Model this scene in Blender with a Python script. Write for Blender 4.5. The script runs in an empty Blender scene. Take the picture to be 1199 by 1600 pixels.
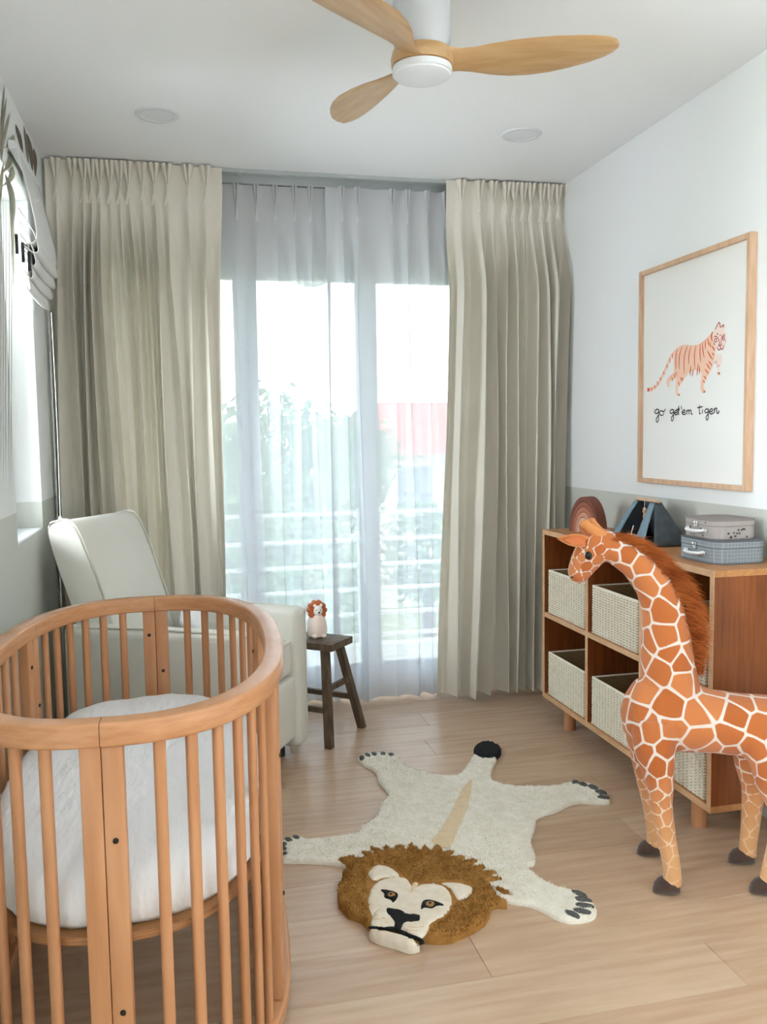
import bpy, bmesh, math, random
from mathutils import Vector, Matrix, noise
from mathutils.geometry import delaunay_2d_cdt
random.seed(7)
PI = math.pi
sc = bpy.context.scene
COL = sc.collection

# ------------------------------------------------------------------ camera
F_PX, CAM_H, PITCH, YAW, ROLL = 1360.0, 1.362, .0848, .2276, -.0156
fw = Vector((math.sin(YAW)*math.cos(PITCH), math.cos(YAW)*math.cos(PITCH), -math.sin(PITCH)))
_r = Vector((math.cos(YAW), -math.sin(YAW), 0)); _u = _r.cross(fw)
cr = _r*math.cos(ROLL) + _u*math.sin(ROLL); cu = _u*math.cos(ROLL) - _r*math.sin(ROLL)
EYE = Vector((0, 0, CAM_H))
cd = bpy.data.cameras.new('camera'); cam = bpy.data.objects.new('camera', cd); COL.objects.link(cam)
M = Matrix((cr, cu, -fw)).transposed().to_4x4(); M.translation = EYE
cam.matrix_world = M
cd.sensor_fit = 'VERTICAL'; cd.sensor_height = 32.0; cd.lens = F_PX/1600*32.0; cd.clip_start = .05
sc.camera = cam
# ------------------------------------------------------------------ world and light
w = bpy.data.worlds.new('overcast_sky'); sc.world = w; w.use_nodes = True
bg = w.node_tree.nodes['Background']
bg.inputs['Color'].default_value = (.89, .935, 1.0, 1); bg.inputs['Strength'].default_value = 12.0
sc.view_settings.view_transform = 'Standard'; sc.view_settings.look = 'None'
sc.view_settings.gamma = 1; sc.view_settings.use_curve_mapping = False
sc.view_settings.exposure = 0.66
def portal(name, loc, rot, sx, sy):
    l = bpy.data.lights.new(name, 'AREA'); l.shape = 'RECTANGLE'; l.size = sx; l.size_y = sy
    l.cycles.is_portal = True
    o = bpy.data.objects.new(name, l); COL.objects.link(o); o.location = loc; o.rotation_euler = rot
portal('sky_portal_balcony', (.66, 4.62, 1.16), (-PI/2, 0, 0), 1.95, 2.3)
portal('sky_portal_side', (-.80, 3.56, 1.66), (0, -PI/2, 0), 1.3, .56)
portal('sky_portal_fill_window', (-.82, .075, 1.375), (0, -PI/2, 0), 2.15, 2.05)  # portal at the added window that brightens the room

# ------------------------------------------------------------------ helpers
def ray(px, py): return fw + cr*((px-599.5)/F_PX) - cu*((py-800)/F_PX)
def on_plane(px, py, P, N):
    d = ray(px, py); N = Vector(N); return EYE + d*((Vector(P)-EYE).dot(N)/d.dot(N))
def onx(px, py, X): return on_plane(px, py, (X, 0, 0), (1, 0, 0))
def ony(px, py, Y): return on_plane(px, py, (0, Y, 0), (0, 1, 0))
def onz(px, py, Z): return on_plane(px, py, (0, 0, Z), (0, 0, 1))

def link(name, me, mat=None, parent=None):
    o = bpy.data.objects.new(name, me); COL.objects.link(o)
    if mat is not None and me is not None and not me.materials: me.materials.append(mat)
    if parent is not None: o.parent = parent
    return o
def mesh(name, vs, fs, mat=None, parent=None, smooth=False):
    me = bpy.data.meshes.new(name); me.from_pydata([tuple(v) for v in vs], [], fs); me.validate(); me.update()
    if smooth:
        me.polygons.foreach_set('use_smooth', [True]*len(me.polygons))
    return link(name, me, mat, parent)
def bm_obj(name, bm, mat=None, parent=None, smooth=False):
    me = bpy.data.meshes.new(name); bmesh.ops.recalc_face_normals(bm, faces=bm.faces); bm.to_mesh(me); bm.free()
    if smooth: me.polygons.foreach_set('use_smooth', [True]*len(me.polygons))
    return link(name, me, mat, parent)
def auto_smooth(o, ang=40):
    me = o.data
    me.polygons.foreach_set('use_smooth', [True]*len(me.polygons))
    me.set_sharp_from_angle(angle=math.radians(ang)); return o
def thing(name, label, cat, loc=(0, 0, 0), rz=0, group=None):
    o = bpy.data.objects.new(name, None); COL.objects.link(o); o.empty_display_size = .05
    o.location = loc; o.rotation_euler = (0, 0, rz)
    return tag(o, label, cat, group)
def tag(o, label, cat=None, group=None, kind=None):
    o['label'] = label
    if cat: o['category'] = cat
    if group: o['group'] = group
    if kind: o['kind'] = kind
    return o
def struct(o, label=None):
    o['kind'] = 'structure'
    if label: o['label'] = label
    return o
def copy_tree(o, parent=None):
    c = o.copy(); COL.objects.link(c); c.parent = parent
    for ch in list(o.children): copy_tree(ch, c)
    return c
def add_box(bm, c, s, rot=None):
    r = bmesh.ops.create_cube(bm, size=1)
    m = Matrix.Translation(c) @ (rot.to_4x4() if rot is not None else Matrix()) @ Matrix.Diagonal((s[0], s[1], s[2], 1))
    bmesh.ops.transform(bm, matrix=m, verts=r['verts']); return r['verts']
def rbox(name, c, s, bev, mat, parent=None, seg=2, rot=None, ang=40):
    bm = bmesh.new(); add_box(bm, (0, 0, 0), s)
    if bev: bmesh.ops.bevel(bm, geom=bm.edges[:], offset=bev, segments=seg, profile=.6, affect='EDGES')
    m = Matrix.Translation(c) @ (rot.to_4x4() if rot is not None else Matrix())
    bmesh.ops.transform(bm, matrix=m, verts=bm.verts)
    o = bm_obj(name, bm, mat, parent)
    return auto_smooth(o, ang)
def boxes(name, lst, mat, parent=None):
    bm = bmesh.new()
    for c, s in lst: add_box(bm, c, s)
    return bm_obj(name, bm, mat, parent)
def span(name, a, b, mat, parent=None, bev=0):
    c = [(a[i]+b[i])/2 for i in range(3)]; s = [abs(b[i]-a[i]) for i in range(3)]
    return rbox(name, c, s, bev, mat, parent, 1)
def tube_data(path, radii, n=12, caps=True, up=Vector((0, 0, 1)), squash=None):
    path = [Vector(p) for p in path]; vs = []; fs = []
    for i, p in enumerate(path):
        t = (path[min(i+1, len(path)-1)]-path[max(i-1, 0)]).normalized()
        u = up if abs(t.dot(up)) < .95 else Vector((1, 0, 0))
        s = t.cross(u).normalized(); v = s.cross(t).normalized()
        r = radii[i] if isinstance(radii, (list, tuple)) else radii
        ra, rb = r if isinstance(r, (list, tuple)) else (r, r)
        for k in range(n):
            a = 2*PI*k/n; vs.append(p + s*math.cos(a)*ra + v*math.sin(a)*rb)
    for i in range(len(path)-1):
        for k in range(n):
            fs.append((i*n+k, i*n+(k+1) % n, (i+1)*n+(k+1) % n, (i+1)*n+k))
    if caps: fs.append(tuple(range(n-1, -1, -1))); fs.append(tuple((len(path)-1)*n+k for k in range(n)))
    return vs, fs
def tube(name, path, radii, mat, parent=None, n=12, up=Vector((0, 0, 1))):
    vs, fs = tube_data(path, radii, n, True, up); o = mesh(name, vs, fs, mat, parent); return auto_smooth(o, 50)
def crom(P, n=6, closed=False):
    P = [Vector(p) for p in P]; out = []; N = len(P)
    for i in range(N if closed else N-1):
        p0 = P[(i-1) % N] if closed or i > 0 else P[0]; p1 = P[i]; p2 = P[(i+1) % N]
        p3 = P[(i+2) % N] if closed or i+2 < N else P[-1]
        for k in range(n):
            t = k/n
            out.append(.5*((2*p1)+(p2-p0)*t+(2*p0-5*p1+4*p2-p3)*t*t+(3*p1-p0-3*p2+p3)*t**3))
    if not closed: out.append(P[-1])
    return out
def interp(a, t):
    f = t*(len(a)-1); i = min(int(f), len(a)-2); return a[i]+(a[i+1]-a[i])*(f-i)
def lathe(name, prof, mat, parent=None, n=24, loc=(0, 0, 0), axis=None):
    vs = []; fs = []
    for r, z in prof:
        for k in range(n):
            a = 2*PI*k/n; vs.append(Vector((r*math.cos(a), r*math.sin(a), z)))
    for i in range(len(prof)-1):
        for k in range(n): fs.append((i*n+k, i*n+(k+1) % n, (i+1)*n+(k+1) % n, (i+1)*n+k))
    fs.append(tuple(range(n-1, -1, -1))); fs.append(tuple((len(prof)-1)*n+k for k in range(n)))
    q = Vector((0, 0, 1)).rotation_difference(Vector(axis)) if axis is not None else None
    vs = [(q @ v if q else v)+Vector(loc) for v in vs]
    return auto_smooth(mesh(name, vs, fs, mat, parent), 40)
def ball(name, c, r, mat, parent=None, rot=None, seg=20):
    bm = bmesh.new(); bmesh.ops.create_uvsphere(bm, u_segments=seg, v_segments=seg//2+2, radius=1)
    m = Matrix.Translation(c) @ (rot.to_4x4() if rot is not None else Matrix()) @ Matrix.Diagonal((r[0], r[1], r[2], 1))
    bmesh.ops.transform(bm, matrix=m, verts=bm.verts); return bm_obj(name, bm, mat, parent, True)
def inside(p, poly):
    c = False; j = len(poly)-1
    for i in range(len(poly)):
        a, b = poly[i], poly[j]
        if (a[1] > p[1]) != (b[1] > p[1]) and p[0] < (b[0]-a[0])*(p[1]-a[1])/(b[1]-a[1])+a[0]: c = not c
        j = i
    return c
def seg_d(p, a, b):
    ab = b-a; t = max(0, min(1, (p-a).dot(ab)/max(ab.length_squared, 1e-12))); return (p-a-ab*t).length
def resample(poly, step):
    out = []
    for i in range(len(poly)):
        a = Vector(poly[i][:2]); b = Vector(poly[(i+1) % len(poly)][:2]); n = max(1, round((b-a).length/step))
        for k in range(n): out.append(a.lerp(b, k/n))
    return out
def pile(name, poly, z0, h, mat, parent, step=.012, edge=.015, amp=.002, smooth_in=True, base=None):
    """tufted flat piece lying on z0: rounded rim, uneven pile on top"""
    P = [Vector(p[:2]) for p in poly]
    if smooth_in: P = [v for v in crom(P, 4, True)]
    P = resample(P, step)
    n = len(P); vs = list(P)
    xs = [p.x for p in P]; ys = [p.y for p in P]
    x = min(xs)+step/2
    while x < max(xs):
        y = min(ys)+step/2
        while y < max(ys):
            q = Vector((x+random.uniform(-.2, .2)*step, y+random.uniform(-.2, .2)*step))
            if inside(q, P):
                vs.append(q)
            y += step
        x += step
    keep = vs[:n]; dist = [0]*n
    for q in vs[n:]:
        d = min(seg_d(q, P[i], P[(i+1) % n]) for i in range(n)) if n < 90 else min(min((q-p).length for p in P), 9)
        if d > step*.45: keep.append(q); dist.append(d)
    r = delaunay_2d_cdt(keep, [(i, (i+1) % n) for i in range(n)], [], 1, 1e-6)
    vo, fo, orig = r[0], r[2], r[3]
    b0 = base if base is not None else z0
    V3 = []
    for i, v in enumerate(vo):
        o = orig[i][0] if orig[i] else 0
        d = dist[o] if o < len(dist) else 0
        k = min(1, d/edge); hh = h*(.55+.45*math.sqrt(max(0, 1-(1-k)**2)))
        hh += amp*noise.noise((v.x*70, v.y*70, z0*50))*(.4+.6*k)+amp*.8*noise.noise((v.x*190, v.y*190, 3))
        V3.append((v.x, v.y, z0+hh))
    F = [tuple(f) for f in fo]
    first = {}
    for i, o in enumerate(orig):
        for q in o:
            if q < n: first[q] = i
    m = len(V3)
    rim = [first.get(i) for i in range(n)]
    if all(q is not None for q in rim):
        for q in rim: V3.append((vo[q].x, vo[q].y, b0))
        for i in range(n):
            j = (i+1) % n; F.append((rim[i], rim[j], m+j, m+i))
    bm = bmesh.new()
    bv = [bm.verts.new(v) for v in V3]
    for f in F:
        try: bm.faces.new([bv[i] for i in f])
        except ValueError: pass
    return auto_smooth(bm_obj(name, bm, mat, parent), 60)
def flat(name, pts3, mat, parent, nrm, lift=0.0):
    """flat printed shape: one polygon with its outline in 3D"""
    bm = bmesh.new(); N = Vector(nrm)
    ax = max(range(3), key=lambda i: abs(N[i])); ij = [i for i in range(3) if i != ax]
    P = [Vector(p)+N*lift for p in pts3]; c = P[0][ax]
    r = delaunay_2d_cdt([Vector((p[ij[0]], p[ij[1]])) for p in P], [(i, (i+1) % len(P)) for i in range(len(P))], [], 1, 1e-7)
    def v3(q):
        v = [0, 0, 0]; v[ij[0]], v[ij[1]], v[ax] = q.x, q.y, c; return v
    bv = [bm.verts.new(v3(q)) for q in r[0]]
    for f in r[2]: bm.faces.new([bv[i] for i in f])
    bmesh.ops.recalc_face_normals(bm, faces=bm.faces)
    me = bpy.data.meshes.new(name); bm.to_mesh(me); bm.free(); return link(name, me, mat, parent)
def ribbon(pts3, wd, nrm, lift=0.0, taper=False):
    P = [Vector(p) for p in pts3]; N = Vector(nrm); vs = []; fs = []
    for i, p in enumerate(P):
        t = (P[min(i+1, len(P)-1)]-P[max(i-1, 0)]).normalized(); s = N.cross(t)
        k = i/(len(P)-1); ww = wd*(.35+.65*math.sin(PI*min(max(k, .08), .92))) if taper else wd
        vs += [p+s*ww/2+N*lift, p-s*ww/2+N*lift]
    for i in range(len(P)-1): fs.append((2*i, 2*i+1, 2*i+3, 2*i+2))
    return vs, fs
def merge(lst):
    V = []; Fc = []
    for vs, fs in lst:
        o = len(V); V += list(vs); Fc += [tuple(i+o for i in f) for f in fs]
    return V, Fc

# ------------------------------------------------------------------ materials
def lin(c): return tuple((x/255/12.92 if x/255 <= .04045 else ((x/255+.055)/1.055)**2.4) for x in c)
def mat(name, rgb, rough=.6, var=.0, vscale=8, bump=0, bscale=200, stretch=(1, 1, 1), spec=.5, rgb2=None, metal=0, sheen=0, coat=0, bdist=.003):
    m = bpy.data.materials.new(name); m.use_nodes = True; nt = m.node_tree; b = nt.nodes['Principled BSDF']
    b.inputs['Roughness'].default_value = rough; b.inputs['Specular IOR Level'].default_value = spec
    b.inputs['Metallic'].default_value = metal; b.inputs['Sheen Weight'].default_value = sheen
    b.inputs['Coat Weight'].default_value = coat
    c = lin(rgb); b.inputs['Base Color'].default_value = (*c, 1)
    tc = nt.nodes.new('ShaderNodeTexCoord'); mp = nt.nodes.new('ShaderNodeMapping'); mp.inputs['Scale'].default_value = stretch
    nt.links.new(tc.outputs['Object'], mp.inputs['Vector'])
    if var or rgb2:
        n = nt.nodes.new('ShaderNodeTexNoise'); n.inputs['Scale'].default_value = vscale; n.inputs['Detail'].default_value = 6
        nt.links.new(mp.outputs['Vector'], n.inputs['Vector'])
        r = nt.nodes.new('ShaderNodeValToRGB'); c2 = lin(rgb2) if rgb2 else tuple(x*(1-var) for x in c)
        r.color_ramp.elements[0].position = .32; r.color_ramp.elements[1].position = .68
        r.color_ramp.elements[0].color = (*c2, 1); r.color_ramp.elements[1].color = (*c, 1)
        nt.links.new(n.outputs['Fac'], r.inputs['Fac']); nt.links.new(r.outputs['Color'], b.inputs['Base Color'])
    if bump:
        n2 = nt.nodes.new('ShaderNodeTexNoise'); n2.inputs['Scale'].default_value = bscale; n2.inputs['Detail'].default_value = 3
        nt.links.new(mp.outputs['Vector'], n2.inputs['Vector'])
        bp = nt.nodes.new('ShaderNodeBump'); bp.inputs['Strength'].default_value = bump; bp.inputs['Distance'].default_value = bdist
        nt.links.new(n2.outputs['Fac'], bp.inputs['Height']); nt.links.new(bp.outputs['Normal'], b.inputs['Normal'])
    return m
def wall_two_tone(name, up, low, zline, warm=None):
    m = mat(name, up, .85, bump=.03, bscale=60, spec=.3); nt = m.node_tree; b = nt.nodes['Principled BSDF']
    g = nt.nodes.new('ShaderNodeNewGeometry'); s = nt.nodes.new('ShaderNodeSeparateXYZ'); nt.links.new(g.outputs['Position'], s.inputs[0])
    k = nt.nodes.new('ShaderNodeMath'); k.operation = 'GREATER_THAN'; k.inputs[1].default_value = zline; nt.links.new(s.outputs['Z'], k.inputs[0])
    x = nt.nodes.new('ShaderNodeMix'); x.data_type = 'RGBA'; x.inputs['A'].default_value = (*lin(low), 1); x.inputs['B'].default_value = (*lin(up), 1)
    nt.links.new(k.outputs[0], x.inputs['Factor']); nt.links.new(x.outputs['Result'], b.inputs['Base Color']); return m
def sheer_mat(name, rgb, trans):
    m = bpy.data.materials.new(name); m.use_nodes = True; nt = m.node_tree; nt.nodes.remove(nt.nodes['Principled BSDF'])
    o = nt.nodes['Material Output']; t = nt.nodes.new('ShaderNodeBsdfTransparent'); tl = nt.nodes.new('ShaderNodeBsdfTranslucent')
    df = nt.nodes.new('ShaderNodeBsdfDiffuse'); a = nt.nodes.new('ShaderNodeMixShader'); b = nt.nodes.new('ShaderNodeMixShader')
    tl.inputs['Color'].default_value = (*lin(rgb), 1); df.inputs['Color'].default_value = (*lin((250, 250, 252)), 1)
    a.inputs[0].default_value = .62; b.inputs[0].default_value = trans
    nt.links.new(tl.outputs[0], a.inputs[1]); nt.links.new(df.outputs[0], a.inputs[2])
    nt.links.new(a.outputs[0], b.inputs[1]); nt.links.new(t.outputs[0], b.inputs[2]); nt.links.new(b.outputs[0], o.inputs['Surface'])
    return m
def glass_mat(name):
    m = bpy.data.materials.new(name); m.use_nodes = True; nt = m.node_tree; nt.nodes.remove(nt.nodes['Principled BSDF'])
    o = nt.nodes['Material Output']; t = nt.nodes.new('ShaderNodeBsdfTransparent'); g = nt.nodes.new('ShaderNodeBsdfGlossy')
    g.inputs['Roughness'].default_value = .02; fr = nt.nodes.new('ShaderNodeFresnel'); fr.inputs['IOR'].default_value = 1.45
    t.inputs['Color'].default_value = (.95, .98, .97, 1)
    x = nt.nodes.new('ShaderNodeMixShader'); nt.links.new(fr.outputs[0], x.inputs[0]); nt.links.new(t.outputs[0], x.inputs[1])
    nt.links.new(g.outputs[0], x.inputs[2]); nt.links.new(x.outputs[0], o.inputs['Surface']); return m
def cloth_mat(name, rgb, transl=.15):
    """opaque woven cloth that lets a little light glow through"""
    m = mat(name, rgb, .9, var=.06, vscale=3, bump=.15, bscale=700, spec=.15); nt = m.node_tree; b = nt.nodes['Principled BSDF']
    tl = nt.nodes.new('ShaderNodeBsdfTranslucent'); tl.inputs['Color'].default_value = (*lin(rgb), 1)
    x = nt.nodes.new('ShaderNodeMixShader'); x.inputs[0].default_value = transl
    nt.links.new(b.outputs[0], x.inputs[1]); nt.links.new(tl.outputs[0], x.inputs[2])
    nt.links.new(x.outputs[0], nt.nodes['Material Output'].inputs['Surface']); return m

WHITE = mat('ceiling_paint', (248, 248, 249), .9, spec=.2)
WALL = wall_two_tone('wall_paint', (243, 243, 243), (208, 208, 200), 1.093)
WALL_L = wall_two_tone('wallpaper_ground', (236, 236, 234), (205, 206, 198), 1.12)
WALLB = mat('back_wall_paint', (232, 231, 226), .9, spec=.2)
PVC = mat('white_window_frame', (240, 242, 243), .4)
ALU = mat('track_aluminium', (190, 195, 196), .4, metal=.3)
DRAPE = cloth_mat('beige_linen_drape', (238, 231, 218), .05)
SHEER = sheer_mat('sheer_voile', (122, 131, 143), .068)
SHEER_H = sheer_mat('sheer_header_band', (180, 178, 188), .02)
GLASS = glass_mat('window_glass')
BEECH = mat('beech_wood', (206, 150, 108), .38, rgb2=(188, 130, 88), vscale=5, stretch=(6, 6, .7), bump=.04, bscale=60)
BEECH_H = mat('beech_wood_rail', (208, 152, 110), .27, rgb2=(190, 132, 90), vscale=6, stretch=(3, 1.2, 14), bump=.03, bscale=60)
PLY = mat('plywood_edge', (190, 140, 92), .5, rgb2=(150, 96, 56), vscale=60, stretch=(.2, .2, 6))
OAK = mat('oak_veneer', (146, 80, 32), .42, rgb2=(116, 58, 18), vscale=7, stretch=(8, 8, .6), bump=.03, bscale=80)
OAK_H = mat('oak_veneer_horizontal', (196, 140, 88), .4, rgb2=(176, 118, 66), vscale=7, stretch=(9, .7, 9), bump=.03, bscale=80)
OAK_E = mat('oak_pale_edge', (222, 178, 138), .45, rgb2=(206, 158, 116), vscale=12, stretch=(2, 1, 2))
FRAMEW = mat('pale_oak_frame', (226, 190, 160), .5, rgb2=(208, 166, 132), vscale=9, stretch=(6, 6, 1))
FAN_W = mat('fan_blade_wood', (212, 174, 126), .3, rgb2=(192, 150, 100), vscale=6, stretch=(1, 9, 6))
DARKW = mat('dark_stained_wood', (110, 92, 74), .6, rgb2=(72, 56, 42), vscale=9, stretch=(5, 5, .8), bump=.15, bscale=50)
CHAIRF = mat('cream_upholstery', (226, 222, 212), .9, var=.04, vscale=5, bump=.2, bscale=900, spec=.2)
SHEET = mat('white_cotton_sheet', (246, 246, 248), .9, bump=.55, bscale=7, stretch=(2.6, .9, 1.2), spec=.2, bdist=.03)
BLINDF = cloth_mat('white_blind_linen', (238, 236, 232), .1)
BLACK = mat('black_plastic', (22, 22, 22), .4)
BASKET = mat('whitewashed_paper_rope', (250, 245, 232), .8, rgb2=(238, 228, 206), vscale=60)
BASKET_IN = mat('seagrass_inner', (176, 150, 110), .9, rgb2=(140, 114, 78), vscale=50, stretch=(1, 1, 6))
PAPER = mat('poster_paper', (244, 241, 238), .5)
INK = mat('black_ink', (34, 32, 34), .7)
TIGER = mat('tiger_peach_print', (250, 205, 180), .7); TIGER_S = mat('tiger_stripe_print', (226, 92, 52), .7)
TIGER_P = mat('tiger_pale_print', (250, 226, 216), .7); TIGER_B = mat('tiger_line_print', (176, 60, 52), .7)
LEAF1 = mat('mural_leaf_grey', (150, 146, 132), .85, rgb2=(120, 116, 102), vscale=20); LEAF2 = mat('mural_leaf_olive', (176, 172, 150), .85, rgb2=(146, 142, 118), vscale=20)
LEAF3 = mat('mural_leaf_brown', (122, 110, 98), .85, rgb2=(94, 84, 74), vscale=20); LEAF4 = mat('mural_pale_stem', (205, 204, 200), .85)
METAL = mat('bright_metal', (225, 225, 225), .25, metal=1)
OPAL = mat('opal_diffuser', (240, 243, 248), .35)
# ------------------------------------------------------------------ the room
XL, XR, YB, YF, ZC = -.5706, 1.977, 4.46, -1.1, 2.65
T = .12
def mk_floor():
    root = struct(span('floor', (XL-.05, YF-.2, -.06), (XR+.05, YB+.1, -.012), mat('floor_joint', (168, 138, 112), .8)), 'light oak plank floor')
    tones = [mat('oak_plank_%d' % i, c, .27, rgb2=d, vscale=3.2, stretch=(1.0, 11, 1), bump=.05, bscale=40, spec=.45)
             for i, (c, d) in enumerate([((206, 176, 150), (190, 158, 130)), ((210, 182, 156), (196, 166, 138)), ((200, 170, 144), (186, 154, 126)), ((208, 178, 150), (194, 162, 134))])]
    wd, ln = .19, 1.28; y = YF-.15; k = 0; cache = {}
    while y < YB+.05:
        x = XL - (k*.47 % 1)*ln
        while x < XR:
            a, b = max(x, XL), min(x+ln, XR); y1 = min(y+wd, YB+.08)
            if b-a > .03:
                o = rbox('plank', ((a+b)/2, (y+y1)/2, -.006), (b-a-.001, y1-y-.001, .012), .0006, random.choice(tones), root, 1)
            x += ln
        y += wd; k += 1
mk_floor()
ceil = struct(span('ceiling', (XL-T, YF-T, ZC), (XR+T, YB+T, ZC+.1), WHITE), 'plain white ceiling')
struct(span('wall_right', (XR, YF-T, -.02), (XR+T, YB+T, ZC), WALL), 'white wall with a grey-beige painted lower part')
# left wall with window opening
WY0, WY1, WZ0, WZ1 = 3.27, 3.85, 1.0, 2.34
VY0, VY1, VZ0, VZ1 = -.95, 1.1, .30, 2.45      # out-of-view side window, added to brighten the room
def wall_piece(y0, y1, z0, z1): return ((XL-T, (y0+y1)/2, (z0+z1)/2), (2*T, y1-y0, z1-z0))
wl = boxes('wall_left', [wall_piece(YF-T, VY0, 0, ZC), wall_piece(VY0, VY1, 0, VZ0), wall_piece(VY0, VY1, VZ1, ZC), wall_piece(VY1, WY0, 0, ZC),
     wall_piece(WY1, YB+T, 0, ZC), wall_piece(WY0, WY1, 0, WZ0), wall_piece(WY0, WY1, WZ1, ZC)], WALL_L)
struct(wl, 'wall papered with a pale palm mural above grey-beige paint')
# back wall with balcony door opening
BX0, BX1, BZ1 = -.32, 1.64, 2.33
wb = boxes('wall_back', [(((XL-T+BX0)/2, YB+T/2, ZC/2), (BX0-XL+T, T, ZC)), (((BX1+XR+T)/2, YB+T/2, ZC/2), (XR+T-BX1, T, ZC)),
     (((BX0+BX1)/2, YB+T/2, (BZ1+ZC)/2), (BX1-BX0, T, ZC-BZ1))], WALLB)
struct(wb, 'wall around the balcony door')
# wall behind the viewer, with its closed door
wf = struct(span('wall_front', (XL-T, YF-T, 0), (XR+T, YF, ZC), WALLB), 'plain wall behind the viewer')
dr = struct(span('door_2', (.9, YF, .005), (1.72, YF+.03, 2.08), PVC, None, .004), 'closed white door'); tube('door_handle', [(.98, YF+.03, 1.02), (.98, YF+.08, 1.02), (1.08, YF+.08, 1.02)], .009, METAL, dr, 10)
# balcony sliding door: frame, stiles, panes
def balcony_door():
    fy0, fy1 = YB+.02, YB+.09
    root = struct(boxes('door_1', [((BX0+.03, (fy0+fy1)/2, BZ1/2), (.06, .07, BZ1)), ((BX1-.03, (fy0+fy1)/2, BZ1/2), (.06, .07, BZ1)),
        (((BX0+BX1)/2, (fy0+fy1)/2, BZ1-.08), (BX1-BX0-.12, .07, .16)), (((BX0+BX1)/2, (fy0+fy1)/2, .03), (BX1-BX0-.12, .07, .06))], PVC), 'white framed glass balcony door')
    for x0, x1 in ((.283, .399), (.911, 1.018)):
        span('stile', (x0, fy0+.005, .06), (x1, fy1-.01, BZ1-.16), PVC, root, .006)
    for x0, x1 in ((BX0+.06, .283), (.399, .911), (1.018, BX1-.06)):
        span('bottom_rail', (x0, fy0+.01, .06), (x1, fy1-.015, .16), PVC, root, .004)
        span('pane', (x0, fy0+.03, .16), (x1, fy0+.036, BZ1-.16), GLASS, root)
balcony_door()
def side_window(nm, label, y0, y1, z0, z1, mull=False):
    X0 = XL-.125
    bars = [((X0, y0+.025, (z0+z1)/2), (.05, .05, z1-z0)), ((X0, y1-.025, (z0+z1)/2), (.05, .05, z1-z0)), ((X0, (y0+y1)/2, z0+.025), (.05, y1-y0-.1, .05)), ((X0, (y0+y1)/2, z1-.025), (.05, y1-y0-.1, .05))]
    root = struct(boxes(nm, bars, PVC), label)
    if mull:
        ym = (y0+y1)/2; span('mullion', (X0-.02, ym-.03, z0+.05), (X0+.02, ym+.03, z1-.05), PVC, root)
        span('pane', (X0-.003, y0+.05, z0+.05), (X0+.003, ym-.03, z1-.05), GLASS, root); span('pane', (X0-.003, ym+.03, z0+.05), (X0+.003, y1-.05, z1-.05), GLASS, root)
    else:
        span('pane', (X0-.003, y0+.05, z0+.05), (X0+.003, y1-.05, z1-.05), GLASS, root)
        for z in (1.12, 1.62): tube('hinge', [(XL-.098, y0+.055, z), (XL-.098, y0+.055, z+.05)], .008, PVC, root, 8)
    span('sill', (XL-.10, y0+.002, z0), (XL-.001, y1-.002, z0+.012), PVC, root, .003)
side_window('window_1', 'white window under the roman blind', WY0, WY1, WZ0, WZ1)
side_window('fill_window', 'wide white window added out of view for more daylight', VY0, VY1, VZ0, VZ1, True)
def mural():
    N = (1, 0, 0); o0 = (0, 120); s = 4.21
    def P(x, y): return onx(x/s, 120+y/s, XL)
    def blade(a, b, wpx, m, bend=0):
        a, b = Vector(a), Vector(b); d = (b-a); n = Vector((-d.y, d.x)).normalized(); L = []; R = []
        for k in range(9):
            t = k/8; c = a.lerp(b, t)+n*bend*math.sin(PI*t); ww = wpx*math.sin(PI*min(.98, max(.02, t**.7)))/2
            L.append(c+n*ww); R.append(c-n*ww)
        flat('mural_leaf', [P(q.x, q.y) for q in L+R[::-1]], m, wl, N, .0012+random.random()*.001)
    for a, b, ww, m, bd in [((28, 45), (2, 520), 12, LEAF1, 6), ((41, 135), (4, 540), 14, LEAF1, 8), ((64, 235), (6, 560), 20, LEAF2, 10), ((88, 380), (20, 470), 36, LEAF2, -20),
            ((100, 312), (152, 540), 26, LEAF3, -6), ((155, 322), (188, 640), 16, LEAF1, -4), ((172, 368), (212, 640), 30, LEAF3, -8), ((218, 470), (232, 660), 28, LEAF3, -4),
            ((70, 480), (5, 640), 40, LEAF2, -22), ((45, 490), (150, 720), 36, LEAF1, -26), ((80, 590), (10, 720), 42, LEAF2, -25), ((30, 640), (80, 1000), 40, LEAF1, -25),
            ((20, 560), (-10, 1000), 26, LEAF2, 10), ((58, 700), (84, 1400), 26, LEAF2, -10)]: blade(a, b, ww, m, bd)
    for x in (6, 22, 38, 58, 74): blade((x, 820), (x-2, 2880), 6, LEAF4)
mural()

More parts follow.
